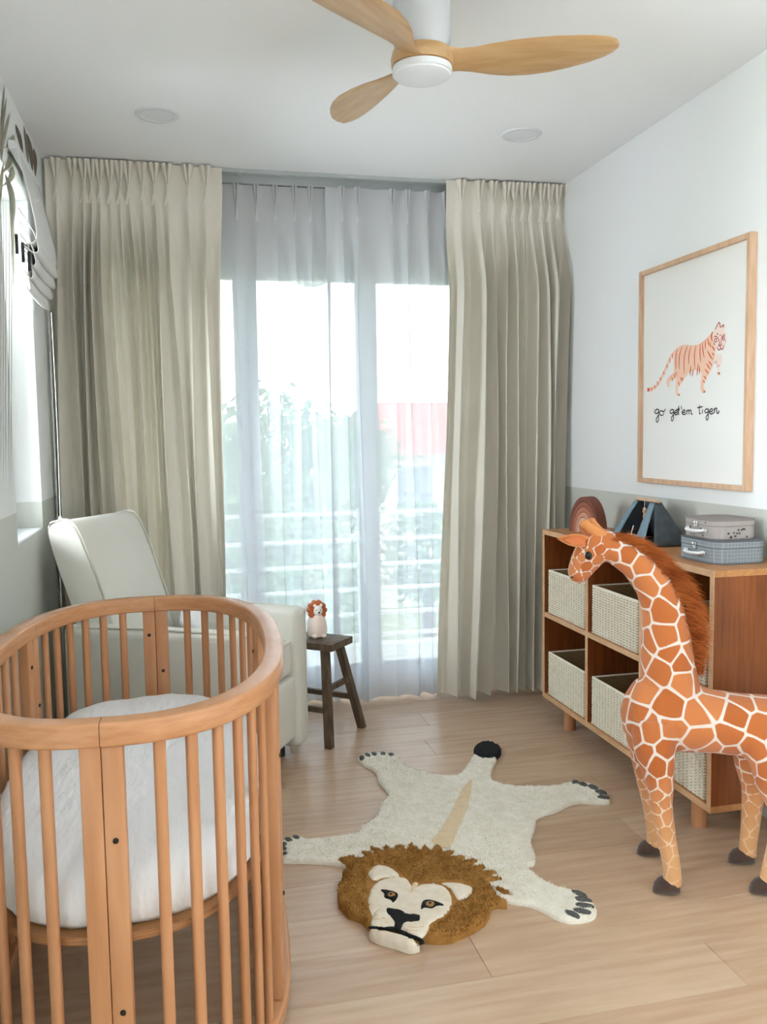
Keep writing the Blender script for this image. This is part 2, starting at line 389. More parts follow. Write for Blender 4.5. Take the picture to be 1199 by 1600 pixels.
# ------------------------------------------------------------------ outside the windows
def outside():
    conc = mat('balcony_tile', (214, 212, 206), .8); wht = mat('white_railing_paint', (240, 240, 240), .5)
    b = span('balcony_slab', (-1.6, YB+T, -.2), (3.6, 5.75, -.03), conc); struct(b, 'pale balcony floor outside the glass door')
    r = thing('balcony_railing', 'white horizontal bar railing at the edge of the balcony', 'railing', (0, 5.65, -.03))
    for z in (.90, .72, .55, .385, .22, .07): span('rail_bar', (-1.6, -.012, z-.012), (3.6, .012, z+.012), wht, r)
    for x in (-1.5, .05, 1.15, 2.3, 3.5): span('railing_post', (x-.02, -.02, 0), (x+.02, .02, .93), wht, r)
    span('ground', (-60, 6.2, -3.6), (70, 90, -3.5), mat('garden_ground', (150, 160, 120), .9, var=.3, vscale=1)).__setitem__('kind', 'structure')
    up = span('balcony_shade_canopy', (-1.6, YB+T, 2.46), (3.6, 5.9, 2.6), mat('canopy_paint', (228, 228, 224), .8)); struct(up, 'slab above the balcony, extended out of view to shade the glass door')  # out of view; carries the lamp, deepened to cut skylight on the sheers
    # dome lamp under the canopy
    c = ony(487, 438, 4.95)
    L = thing('balcony_lamp', 'round white dome lamp under the balcony canopy behind the sheer curtain', 'lamp', (c.x, 4.95, c.z))
    lathe('lamp_dome', [(.004, -.035), (.05, -.03), (.09, -.012), (.108, .02), (.11, .06), (.06, .08)], wht, L)
    lathe('lamp_stem', [(.02, .075), (.02, 2.47-c.z)], BLACK, L, 12)
    # house with red roof
    Y = 24
    a = ony(585, 800, Y); e = ony(760, 705, Y); t = ony(640, 622, Y)
    H = thing('neighbour_house', 'pale neighbour house with a red tiled roof', 'building', (a.x, Y, -3.5))
    wallm = mat('house_render', (226, 216, 204), .9); tile = mat('red_roof_tile', (200, 96, 76), .8, var=.3, vscale=2, stretch=(4, 1, 1))
    x0, x1, z1, z2 = 0, 7.5, e.z+3.5, t.z+3.5
    span('house_wall', (x0, 0, 0), (x1, 6, z1), wallm, H)
    mesh('roof', [(x0-.4, -.5, z1-.05), (x1+.4, -.5, z1-.05), (x1+.4, 6.5, z1-.05), (x0-.4, 6.5, z1-.05), (x0+.3, 3, z2), (x1-.3, 3, z2)],
         [(0, 1, 5, 4), (2, 3, 4, 5), (1, 2, 5), (3, 0, 4), (3, 2, 1, 0)], tile, H)
    for k in range(3):
        wn = span('window', (.7+k*2.1, -.04, z1-1.6), (1.7+k*2.1, .02, z1-.4), mat('house_window', (120, 130, 140), .3), H)
    # trees
    lf = mat('tree_foliage', (120, 150, 96), .8, rgb2=(86, 120, 70), vscale=6); bk = mat('tree_bark', (110, 90, 70), .9)
    def tree(px, py, Y, rad, label):
        top = ony(px, py, Y); cz = top.z-rad*1.1
        t = thing('garden_tree', label, 'tree', (top.x, Y, -3.5), 0, 'trees beyond the balcony')
        tube('trunk', [(0, 0, 0), (.1, 0, (cz+3.5)*.6), (0, 0, cz+3.5)], [.16, .12, .06], bk, t, 8)
        vs = []; fs = []
        for k in range(1500):
            th = random.uniform(0, 2*PI); cz_ = random.uniform(-1, 1); rr = rad*random.uniform(.55, 1.0)*(1+.25*noise.noise((math.cos(th)*2, math.sin(th)*2, cz_*2+px)))
            q = math.sqrt(1-cz_*cz_); c = Vector((rr*q*math.cos(th), rr*q*math.sin(th), cz+3.5+1.15*rr*cz_))
            n = Vector((random.gauss(0, 1), random.gauss(0, 1), random.gauss(0, 1))).normalized(); s = n.orthogonal().normalized(); v = n.cross(s)
            d = rad*.09; o = len(vs); vs += [c-s*d, c+v*d*.5, c+s*d, c-v*d*.5]; fs.append((o, o+1, o+2, o+3))
        f = mesh('foliage', vs, fs, lf, t); f['kind'] = 'stuff'
    for px, py, Y, rad, lb in [(430, 612, 13, 1.1, 'tallest round green tree seen through the sheer nearer the armchair'), (520, 655, 16, 1.0, 'low green tree beside the red-roofed house behind the sheers'),
            (345, 650, 10.2, 1.0, 'green tree behind the door edge by the left drape'), (560, 640, 19, 1.0, 'tall green tree next to the red roof behind the door stile'), (660, 785, 14, .8, 'low shrub tree in front of the red-roofed house'),
            (480, 800, 8.5, .7, 'low leafy tree just past the balcony railing')]: tree(px, py, Y, rad, lb)
outside()

# ------------------------------------------------------------------ curtains
def cloth(ptop, pbot, x0, x1, xb0, xb1, y0, ztop, zbot, amp, pinch, seed, rows=64, sub=14, top_amp=.010):
    """gathered cloth: forward folds at the pleats, growing below the pinch line"""
    rnd = random.Random(seed); n = len(ptop)
    kt = [x0]+list(ptop)+[x1]; kb = [xb0]+list(pbot)+[xb1]
    A = [rnd.uniform(.45, 1.35) for _ in kt]; W = [rnd.uniform(-.020, .020) for _ in kt]; Ph = [rnd.uniform(0, 6) for _ in kt]
    vs = []; fs = []; cols = (len(kt)-1)*sub+1
    for r in range(rows+1):
        # denser rows near the top
        k = r/rows; t = k**1.5; z = ztop+(zbot-ztop)*t; dz = ztop-z
        g = 0 if dz < pinch else min(1, (dz-pinch)/.5); g = g*g*(3-2*g)
        for c in range(cols):
            f = c/sub; i = min(int(f), len(kt)-2); u = f-i
            lt = max(0, min(1, (dz-.1)/(ztop-zbot-.1)))**.9
            a = kt[i]+(kb[i]-kt[i])*lt+W[i]*g*math.sin(Ph[i]+dz*1.7); b = kt[i+1]+(kb[i+1]-kt[i+1])*lt+W[i+1]*g*math.sin(Ph[i+1]+dz*1.7)
            ca = .5+.5*math.cos(2*PI*u)
            if i == 0: ca *= .35+.65*(u > .5)
            if i == len(kt)-2: ca *= .35+.65*(u < .5)
            aa = A[i]*(1-u)+A[i+1]*u
            y = y0 - (amp*g*aa*(1+.15*math.sin(dz*2+Ph[i]))+top_amp*(1-g))*ca**(.55+.75*(1-g)) + .006*g*noise.noise((f*1.3, dz*1.2, seed))
            x = a+(b-a)*(u - .15*g*math.sin(2*PI*u))
            zz = z+.012*noise.noise((f*.8, seed, 0))*(t > .97)
            vs.append((x, y, zz))
    for r in range(rows):
        for c in range(cols-1):
            q = r*cols+c; fs.append((q, q+1, q+cols+1, q+cols))
    return vs, fs
_pleat = {}
def pleat_mesh(key, w_top, h, m, depth):
    if key in _pleat: return _pleat[key]
    vs = []; fs = []; ns, nt = 16, 12
    for j in range(nt+1):
        t = j/nt; z = -h*1.9+t*h*1.9
        dz = -z
        if dz <= h: q = 1-dz/h; ww = .004+w_top*q**.8; d = .010+depth*q
        else: q = (dz-h)/(h*.9); ww = .004+w_top*.75*q; d = .010+.012*(1-q)
        for i in range(ns+1):
            s = -1+2*i/ns
            lobes = abs(math.sin(PI*s))**.6*(1-.25*abs(s)) if dz <= h else (1-s*s)**.5*(1-.9*((dz-h)/(h*.9)))
            vs.append((s*ww, -d*lobes+.004, z))
    for j in range(nt):
        for i in range(ns):
            q = j*(ns+1)+i; fs.append((q, q+1, q+ns+2, q+ns+1))
    me = bpy.data.meshes.new('pinch_pleat'); me.from_pydata(vs, [], fs); me.polygons.foreach_set('use_smooth', [True]*len(fs)); me.materials.append(m)
    _pleat[key] = me; return me
def curtain(name, label, ptop, pbot, x0, x1, xb0, xb1, y0, ztop, zbot, amp, m, seed, key, pw, group, hm=None):
    root = thing(name, label, 'curtain', ((x0+x1)/2, y0, zbot), 0, group)
    cx = (x0+x1)/2
    vs, fs = cloth(ptop, pbot, x0, x1, xb0, xb1, y0, ztop, zbot, amp, .10, seed)
    vs = [(v[0]-cx, v[1]-y0, v[2]-zbot) for v in vs]
    mesh('fabric', vs, fs, m, root, True)
    for p in ptop:
        o = link('pinch_pleat', pleat_mesh(key, pw, .10, hm or m, .022), None, root); o.location = (p-cx, -.012, ztop-zbot)
    if hm:
        hv = []; hf = []
        for i in range(41):
            x = x0+(x1-x0)*i/40; hv += [(x-cx, .006, ztop-zbot), (x-cx, .006, ztop-zbot-.105)]
        for i in range(40): hf.append((2*i, 2*i+1, 2*i+3, 2*i+2))
        mesh('header_tape', hv, hf, hm, root)
    return root
YD = 4.285
def X(px, y=YD): return ony(px, 280, y).x
rl = random.Random(3)
lp = [X(p) for p in (87.6, 114, 131, 143, 156, 172, 187, 200, 222, 241, 261, 293, 321)]
lb = [-.545+(i+.6)*(.705/13)+rl.uniform(-.012, .012) for i in range(13)]
curtain('drape', 'beige pinch-pleated drape hanging behind the armchair', lp, lb, -.555, X(347), -.565, .165, YD, ZC-.008, .012, .095, DRAPE, 5, 'd', .024, 'floor-length drapes')
rp = [X(p) for p in (720, 749, 770, 790, 803, 816.5, 829, 845.5, 858, 871, 886)]
rb = [1.33, 1.43, 1.52, 1.60, 1.66, 1.72, 1.77, 1.82, 1.86, 1.90, 1.93]
curtain('drape', 'beige pinch-pleated drape hanging beside the wooden bookcase', rp, rb, X(697), 1.968, 1.262, 1.955, YD, ZC-.008, .03, .12, DRAPE, 11, 'd', .024, 'floor-length drapes')
YS = 4.395
sp = [X(p, YS) for p in (367.6, 399, 428.5, 458.5, 483.7)]
s0 = X(335, YS); ext = [.02, .10]
curtain('sheer_curtain', 'white sheer curtain panel nearer the armchair', ext+sp, [e-.01 for e in ext]+[p+.012*math.sin(p*40) for p in sp], -.06, X(513, YS), -.07, X(516, YS), YS, ZC-.05, .012, .055, SHEER, 21, 's', .012, 'sheer curtains over the balcony door', SHEER_H)
sp2 = [X(p, YS) for p in (531, 555, 608.5, 632.7, 663, 691)]
curtain('sheer_curtain', 'white sheer curtain panel nearer the bookcase', sp2+[1.46, 1.56], [p+.012*math.sin(p*33) for p in sp2]+[1.45, 1.55], X(506, YS), 1.64, X(503, YS), 1.62, YS-.035, ZC-.05, .012, .055, SHEER, 25, 's', .012, 'sheer curtains over the balcony door', SHEER_H)
tr = thing('curtain_track', 'grey aluminium curtain track along the ceiling above the sheers', 'track', (.7, 4.35, ZC))
span('track_rail', (XL+.01-.7, -.045, -.018), (XR-.01-.7, -.015, 0), ALU, tr, .002); span('track_rail', (XL+.01-.7, .035, -.045), (XR-.01-.7, .06, 0), ALU, tr, .002)
span('track_bracket', (-.39, -.012, -.012), (-.36, .033, 0), ALU, tr); span('track_bracket', (.16, -.012, -.012), (.19, .033, 0), ALU, tr)

# roman blind over the side window
def blind():
    y0, y1 = 3.44, 3.97; root = thing('roman_blind', 'white roman blind drawn up in stacked folds over the side window', 'blind', (XL, y0, 1.85))
    L = y1-y0
    span('headrail', (.004, 0, .57), (.034, L, .60), PVC, root, .003)
    prof = [(.03, .60), (.05, .50), (.075, .38), (.088, .30), (.085, .25), (.05, .235), (.03, .25)]
    def fold(prof, nm, dl):
        pr = crom([(p[0], p[1], 0) for p in prof], 5); vs = []; fs = []; n = len(pr)
        for j in range(9):
            y = dl+(L-2*dl)*j/8; sag = .010*math.sin(PI*j/8)
            for p in pr: vs.append((p.x, y, p.y-sag))
        for j in range(8):
            for i in range(n-1): fs.append((j*n+i, j*n+i+1, (j+1)*n+i+1, (j+1)*n+i))
        o = mesh(nm, vs, fs, BLINDF, root, True); md = o.modifiers.new('t', 'SOLIDIFY'); md.thickness = .003
    fold(prof, 'blind_face', 0)
    for k in range(4):
        z = .235-.045*k; d = .092-.012*k
        fold([(.03, z+.13), (.055, z+.09), (d*.9, z+.03), (d, z-.02), (d*.8, z-.03), (.035, z)], 'blind_fold', .004*(k+1))
    for k in range(3): span('fold_clip', (.012+.02*k, .003, .20-.03*k), (.022+.02*k, .012, .27-.03*k), BLACK, root)
    cd_ = crom([(.07, L-.1, .05), (.072, L-.1, -.4), (.07, L-.12, -.8)], 8)
    c = tube('pull_cord', cd_, .0018, PVC, root, 6); ball('cord_knob', (.07, L-.12, -.805), (.009, .009, .012), PVC, root)
blind()

# ------------------------------------------------------------------ ceiling: fan and downlights
def fan():
    C = onz(660, 100, 2.40); root = thing('ceiling_fan', 'three-blade wooden ceiling fan with a round white light', 'ceiling fan', (C.x, C.y, ZC))
    zb = 2.40-ZC
    lathe('motor_housing', [(.078, 0), (.08, -.004), (.08, zb+.055), (.07, zb+.03)], mat('fan_housing_paint', (206, 208, 210), .5), root, 40)
    lathe('hub', [(.06, zb+.035), (.083, zb+.03), (.088, zb+.01), (.086, zb-.008), (.07, zb-.012)], FAN_W, root, 40)
    lathe('light_ring', [(.07, zb-.01), (.083, zb-.012), (.084, zb-.028), (.08, zb-.03)], PVC, root, 40)
    lathe('light_diffuser', [(.081, zb-.028), (.078, zb-.034), (.06, zb-.041), (.03, zb-.045), (.002, zb-.046)], OPAL, root, 40)
    prof = [(.050, .085, 32), (.08, .072, 31), (.11, .068, 28), (.15, .080, 22), (.20, .108, 17), (.26, .132, 14), (.32, .142, 12), (.38, .140, 11), (.44, .126, 10), (.49, .106, 10), (.53, .080, 10), (.552, .052, 10), (.562, .02, 10)]
    def blade():
        vs = []; fs = []; n = 12
        for r, ch, pit in prof:
            p = math.radians(pit)
            th = .016-.008*r/.56
            sw = .030*math.sin((r-.05)/.51*PI)-.02*(r/.56)
            for k in range(n):
                a = 2*PI*k/n; cc = math.cos(a)*ch/2*(1 if abs(math.cos(a)) < .99 else 1); tt = math.sin(a)*th/2*1.3
                lx = cc+sw; lz = tt
                # clockwise side (-Y local) raised
                vs.append((r, lx*math.cos(p)+lz*math.sin(p), -lx*math.sin(p)+lz*math.cos(p)+.010*math.sin(r*5)))
        m = len(prof)
        for i in range(m-1):
            for k in range(n): fs.append((i*n+k, i*n+(k+1) % n, (i+1)*n+(k+1) % n, (i+1)*n+k))
        fs.append(tuple(range(n))); fs.append(tuple((m-1)*n+k for k in range(n)))
        return vs, fs
    vs, fs = blade(); first = None
    for ang in (-17.5, 106.5, 224):
        if first is None: o = mesh('blade', vs, fs, FAN_W, root); auto_smooth(o, 50); first = o
        else: o = first.copy(); COL.objects.link(o)
        o.scale = (.95, 1.22, 1); o.location = (0, 0, zb+.008); o.rotation_euler = (0, 0, math.radians(ang))
fan()
def downlight(px, py, label):
    c = onz(px, py, ZC); r = thing('downlight', label, 'downlight', (c.x, c.y, ZC), 0, 'recessed ceiling lights')
    lathe('trim_ring', [(.066, -.001), (.066, -.006), (.083, -.006), (.088, -.001), (.088, .0)], mat('downlight_trim', (226, 228, 230), .5), r, 40)
    lathe('lens', [(.0665, -.0005), (.0665, -.004), (.002, -.004)], mat('downlight_lens', (236, 237, 240), .4), r, 40)
downlight(246, 179, 'round white recessed downlight above the drape behind the armchair'); downlight(815, 210, 'round white recessed downlight above the drape beside the bookcase')

# ------------------------------------------------------------------ framed poster
def poster():
    y0, y1, z0, z1 = 2.712, 3.467, 1.152, 2.055; x1 = XR; x0 = XR-.03; wd = .020
    root = thing('framed_poster', 'pale oak framed print of an orange tiger above the bookcase', 'picture', (XR, y0, z0))
    o = (XR, y0, z0)
    def rel(p): return (p[0]-o[0], p[1]-o[1], p[2]-o[2])
    for a, b in (((x0, y0, z0), (x1, y0+wd, z1)), ((x0, y1-wd, z0), (x1, y1, z1)), ((x0, y0+wd, z0), (x1, y1-wd, z0+wd)), ((x0, y0+wd, z1-wd), (x1, y1-wd, z1))):
        span('frame_bar', rel(a), rel(b), FRAMEW, root, .002)
    XP = XR-.014
    pap = span('print_sheet', rel((XP, y0+wd, z0+wd)), rel((XR-.004, y1-wd, z1-wd)), PAPER, root)
    N = (-1, 0, 0); s = 7.494
    def P(x, y): return Vector(rel(onx(1000+x/s, 480+y/s, XP)))
    def shp(nm, pts, m, lift=.0006, sm=True):
        q = crom([(a, b, 0) for a, b in pts], 4, True) if sm else [Vector((a, b, 0)) for a, b in pts]
        f = flat(nm, [P(v.x, v.y) for v in q], m, pap, N, lift); return f
    def strokes(nm, lst, wpx, m, lift, taper=True):
        mk = wpx/s*3.3/F_PX
        parts = []
        for l in lst:
            q = crom([(a, b, 0) for a, b in l], 6) if len(l) > 2 else [Vector((*l[0], 0)).lerp(Vector((*l[1], 0)), t/6) for t in range(7)]
            parts.append(ribbon([P(v.x, v.y) for v in q], mk, N, lift, taper))
        v, f = merge(parts); return mesh(nm, v, f, m, pap)
    shp('tiger_body', [(415, 520), (450, 470), (520, 440), (600, 446), (680, 440), (760, 385), (830, 320), (880, 330), (890, 480), (880, 560), (855, 690), (800, 800), (775, 850), (750, 930), (775, 985), (745, 1008), (718, 970), (716, 880), (726, 780), (700, 745), (640, 740), (580, 765), (530, 825), (490, 890), (452, 935), (448, 995), (474, 1028), (440, 1036), (424, 985), (428, 900), (430, 830), (390, 850), (346, 885), (352, 930), (326, 928), (318, 860), (350, 805), (400, 760), (398, 640)], TIGER)
    strokes('tiger_tail', [[(425, 515), (372, 570), (330, 665), (280, 775), (230, 875), (170, 945), (98, 965)]], 44, TIGER, .0005, False)
    shp('tiger_paw', [(885, 560), (955, 556), (962, 640), (935, 720), (948, 790), (910, 798), (905, 765), (915, 715), (900, 670), (885, 620)], TIGER_P)
    shp('tiger_head', [(858, 330), (872, 280), (890, 250), (915, 200), (935, 176), (946, 235), (985, 205), (985, 262), (1008, 310), (1015, 390), (995, 455), (952, 512), (910, 485), (872, 430)], TIGER_P, .0009)
    strokes('tiger_stripes', [[(445, 485), (425, 590), (428, 730)], [(500, 455), (468, 570), (464, 725)], [(565, 450), (525, 580), (522, 770)], [(605, 452), (580, 560), (577, 670)], [(662, 445), (645, 560), (648, 725)],
        [(712, 430), (708, 540), (718, 640)], [(738, 408), (742, 500), (758, 590)], [(770, 388), (772, 490)], [(800, 365), (812, 450)], [(822, 410), (835, 470)], [(795, 510), (830, 575), (862, 612)], [(848, 455), (882, 508)], [(852, 535), (876, 565)],
        [(812, 628), (850, 688)], [(785, 660), (828, 728)], [(768, 725), (810, 782)], [(752, 805), (784, 842)], [(742, 855), (765, 885)], [(600, 690), (590, 800)], [(628, 720), (620, 812)], [(688, 660), (675, 800)], [(708, 690), (700, 782)],
        [(478, 820), (500, 870)], [(497, 820), (512, 856)], [(455, 870), (468, 920)], [(375, 815), (392, 862)], [(402, 780), (418, 832)], [(425, 760), (432, 805)],
        [(388, 545), (390, 605)], [(352, 595), (360, 650)], [(316, 668), (328, 715)], [(276, 752), (294, 792)], [(236, 822), (254, 856)], [(205, 868), (222, 910)], [(172, 912), (186, 950)], [(140, 935), (142, 985)]], 17, TIGER_S, .0012)
    strokes('tail_tip', [[(92, 968), (118, 964)]], 46, TIGER_S, .0011, False)
    strokes('mane_dab', [[(862, 285), (842, 330), (852, 400)]], 24, TIGER_S, .0012)
    def circ(x, y, r, r2=None): return [(x+r*math.cos(a), y+(r2 or r)*math.sin(a)) for a in [2*PI*k/10 for k in range(11)]]
    strokes('face_lines', [[(888, 258), (912, 210), (937, 178), (948, 238)], [(952, 235), (986, 206), (984, 240)], circ(893, 388, 14, 20), circ(985, 365, 12, 18), [(876, 345), (905, 345), (930, 385), (940, 450)], [(1003, 322), (975, 335), (960, 385), (955, 445)],
        [(925, 440), (945, 455), (965, 435)], [(912, 465), (925, 500), (946, 492), (950, 462)], [(950, 470), (965, 494), (982, 480), (986, 445)], [(870, 415), (884, 445)], [(1006, 400), (1014, 388)], [(905, 310), (925, 318)], [(940, 335), (955, 325)]], 12, TIGER_B, .0014, False)
    strokes('paw_lines', [[(885, 625), (880, 665)], [(905, 625), (900, 670)], [(935, 675), (905, 705)]], 9, TIGER_B, .0012)
    shp('paw_pads', circ(930, 775, 12)[:-1], TIGER_B, .0011); shp('paw_pads', circ(760, 990, 10)[:-1], TIGER_B, .0011); shp('paw_pads', circ(462, 1026, 9)[:-1], TIGER_B, .0011)
    def g(x, y, r=24, d=110): return [[(x+r, y-r*.8), (x, y-r*1.1), (x-r, y), (x-r*.4, y+r), (x+r*.7, y+r*.4), (x+r, y-r)], [(x+r, y-r), (x+r*.95, y+r*1.5), (x+r*.7, y+d), (x, y+d+12), (x-r*.3, y+d-20), (x+r*.9, y+r*1.5)]]
    def e(x, y, r=20): return [[(x-r, y+2), (x+r*.4, y-4), (x+r*.6, y-r), (x, y-r*1.5), (x-r, y-r*.4), (x-r*.9, y+r*.7), (x, y+r*1.3), (x+r*1.2, y+r*.6)]]
    def t_(x, y): return [[(x, y-70), (x-2, y), (x+6, y+26), (x+22, y+16)], [(x-26, y-26), (x+24, y-34)]]
    txt = g(202, 1222) + [circ(258, 1240, 24, 27), [(258, 1214), (285, 1222), (302, 1190)]]
    txt += g(378, 1222, 22, 96) + e(428, 1236, 18) + [[(450, 1236), (460, 1160), (456, 1240), (464, 1258)], [(430, 1200), (472, 1194)]] + [[(488, 1158), (492, 1196)]]
    txt += e(520, 1232, 20) + [[(552, 1205), (555, 1256)], [(555, 1225), (568, 1204), (578, 1214), (578, 1255)], [(578, 1225), (592, 1204), (604, 1214), (606, 1248), (620, 1254)]]
    txt += [[(704, 1150), (700, 1215), (704, 1246), (718, 1244)], [(676, 1178), (732, 1166)], [(738, 1195), (737, 1244)], [(736, 1160), (738, 1170)]]
    txt += g(786, 1215, 22, 92) + e(842, 1222, 22) + [[(872, 1180), (878, 1242)], [(878, 1205), (892, 1182), (905, 1188), (902, 1215), (918, 1246), (936, 1212)]]
    strokes('lettering', txt, 15, INK, .0009, False)
poster()

# ------------------------------------------------------------------ bookcase, baskets
BX, BY0, BY1, BZ0, BZT = 1.6495, 2.444, 3.802, .12, .922
TH = .022; BD = XR-.004-BX
def bookcase():
    root = thing('bookcase', 'low oak bookcase with six compartments on round legs', 'bookcase', (BX, BY0, 0))
    Lb = BY1-BY0
    def pan(nm, a, b, m, bev=.001): return span(nm, a, b, m, root, bev)
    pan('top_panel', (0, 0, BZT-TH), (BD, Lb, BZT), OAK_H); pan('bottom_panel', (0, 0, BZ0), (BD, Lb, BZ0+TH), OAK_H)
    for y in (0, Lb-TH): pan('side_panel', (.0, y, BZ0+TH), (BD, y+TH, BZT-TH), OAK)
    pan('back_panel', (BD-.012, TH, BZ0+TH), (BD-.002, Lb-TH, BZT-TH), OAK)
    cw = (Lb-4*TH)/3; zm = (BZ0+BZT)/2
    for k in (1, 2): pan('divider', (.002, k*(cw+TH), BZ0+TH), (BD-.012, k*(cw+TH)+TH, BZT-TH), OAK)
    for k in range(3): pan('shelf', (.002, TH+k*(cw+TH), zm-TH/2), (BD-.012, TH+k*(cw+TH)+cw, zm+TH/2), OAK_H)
    # pale lipping on the front edges
    for a, b in (((-.002, 0, BZT-TH), (0, Lb, BZT)), ((-.002, 0, BZ0), (0, Lb, BZ0+TH)), ((-.002, 0, BZ0+TH), (0, TH, BZT-TH)), ((-.002, Lb-TH, BZ0+TH), (0, Lb, BZT-TH))):
        pan('edge_strip', a, b, OAK_E, 0)
    for k in (1, 2): pan('edge_strip', (0, k*(cw+TH), BZ0+TH), (.002, k*(cw+TH)+TH, BZT-TH), OAK_E, 0)
    for k in range(3): pan('edge_strip', (0, TH+k*(cw+TH), zm-TH/2), (.002, TH+k*(cw+TH)+cw, zm+TH/2), OAK_E, 0)
    for x in (.07, BD-.06):
        for y in (.17, Lb-.15): tube('leg', [(x, y, 0), (x, y, BZ0)], .027, BEECH, root, 20)
    return cw
CW = bookcase()
def weave(u0, u1, v0, v1, fn):
    """braided rope bumps over a rectangle; fn(u, v, out) -> point"""
    vs = []; fs = []; nu = round((u1-u0)/.0125); nv = round((v1-v0)/.0105); du = (u1-u0)/nu; dv = (v1-v0)/nv
    for j in range(nv):
        for i in range(nu):
            cu_ = u0+(i+.5)*du; cv = v0+(j+.5)*dv; sl = .28*(1 if i % 2 else -1)
            k = len(vs); e = random.uniform(.8, 1.15)
            for a, b, h in ((-.46, -.38, 0), (.46, -.38, 0), (.46, .38, 0), (-.46, .38, 0), (-.26, -.2, .007*e), (.26, -.2, .007*e), (.26, .2, .007*e), (-.26, .2, .007*e)):
                vs.append(fn(cu_+a*du*.94, cv+(b+sl*a)*dv, h))
            for f in ((0, 1, 5, 4), (1, 2, 6, 5), (2, 3, 7, 6), (3, 0, 4, 7), (4, 5, 6, 7)): fs.append(tuple(k+q for q in f))
    return vs, fs
def basket(label):
    W_, D_, H_ = .372, .285, .20; t = .008   # width along y, depth along x
    root = thing('storage_basket', label, 'basket', (0, 0, 0), 0, 'woven baskets in the bookcase')
    bm = bmesh.new()
    add_box(bm, (0, 0, t/2), (D_-.002, W_-.002, t)); add_box(bm, (-D_/2+t/2, 0, H_/2), (t, W_, H_))
    for s in (-1, 1): add_box(bm, (0, s*(W_/2-t/2), H_/2), (D_-2*t, t, H_))
    xb = D_/2-t/2
    add_box(bm, (xb, 0, .065), (t, W_, .13)); add_box(bm, (xb, 0, H_-.012), (t, W_, .024))
    for s in (-1, 1): add_box(bm, (xb, s*(W_/2-.06), .153), (t, .12, .046))
    bm_obj('basket_wall', bm, BASKET_IN, root)
    parts = [weave(-W_/2, W_/2, 0, H_, lambda u, v, h: (-D_/2-h, -u, v)), weave(-D_/2, D_/2, 0, H_, lambda u, v, h: (u, -W_/2-h, v)), weave(-D_/2, D_/2, 0, H_, lambda u, v, h: (-u, W_/2+h, v))]
    vs, fs = merge(parts); wv = mesh('rope_weave', vs, fs, BASKET, root, False); wv['kind'] = 'stuff'
    rim = [(-D_/2, -W_/2, H_), (D_/2-.002, -W_/2, H_), (D_/2-.002, W_/2, H_), (-D_/2, W_/2, H_), (-D_/2, -W_/2, H_)]
    v, f = merge([tube_data([Vector(rim[i]), Vector(rim[i+1])], .005, 6) for i in range(4)]); mesh('rim', v, f, BASKET, root)
    return root
proto = None; zm = (BZ0+BZT)/2
rowname = {0: 'lower', 1: 'upper'}; colname = {2: 'next to the drape', 1: 'in the middle column', 0: 'in the column behind the giraffe'}
for row in (1, 0):
    for c in (2, 1, 0):
        lab = 'white woven basket on the %s shelf of the bookcase, %s' % (rowname[row], colname[c])
        b = basket(lab) if proto is None else copy_tree(proto)
        if proto is None: proto = b
        b['label'] = lab
        b.location = (BX+.155, BY0+TH+c*(CW+TH)+CW/2, (zm+TH/2 if row else BZ0+TH)+.0005)

# ------------------------------------------------------------------ things on the bookcase
def rainbow():
    root = thing('rainbow_stacker', 'nested wooden rainbow arches in rust and pink on the bookcase', 'toy', (1.79, 3.62, BZT), math.radians(-72))
    cols = [(122, 62, 42), (150, 84, 60), (182, 112, 86), (206, 146, 120), (224, 176, 152), (196, 130, 104)]
    R0 = .150; ww = .62; tk = .055
    for i, c in enumerate(cols):
        ro = R0*(1-i*.145); ri = R0*(1-(i+1)*.145)+.0025; n = 20; vs = []; fs = []
        for k in range(n+1):
            a = PI*k/n
            for r in (ro, ri):
                for y in (-tk/2, tk/2): vs.append((r*ww*math.cos(a), y, r*math.sin(a)*1.08))
        for k in range(n):
            q = 4*k
            for a, b in ((0, 1), (1, 3), (3, 2), (2, 0)): fs.append((q+a, q+b, q+4+b, q+4+a))
        fs.append((0, 2, 3, 1)); fs.append((4*n, 4*n+1, 4*n+3, 4*n+2))
        o = mesh('arch', vs, fs, mat('arch_paint_%d' % i, c, .6, var=.1, vscale=20), root); auto_smooth(o, 35)
rainbow()
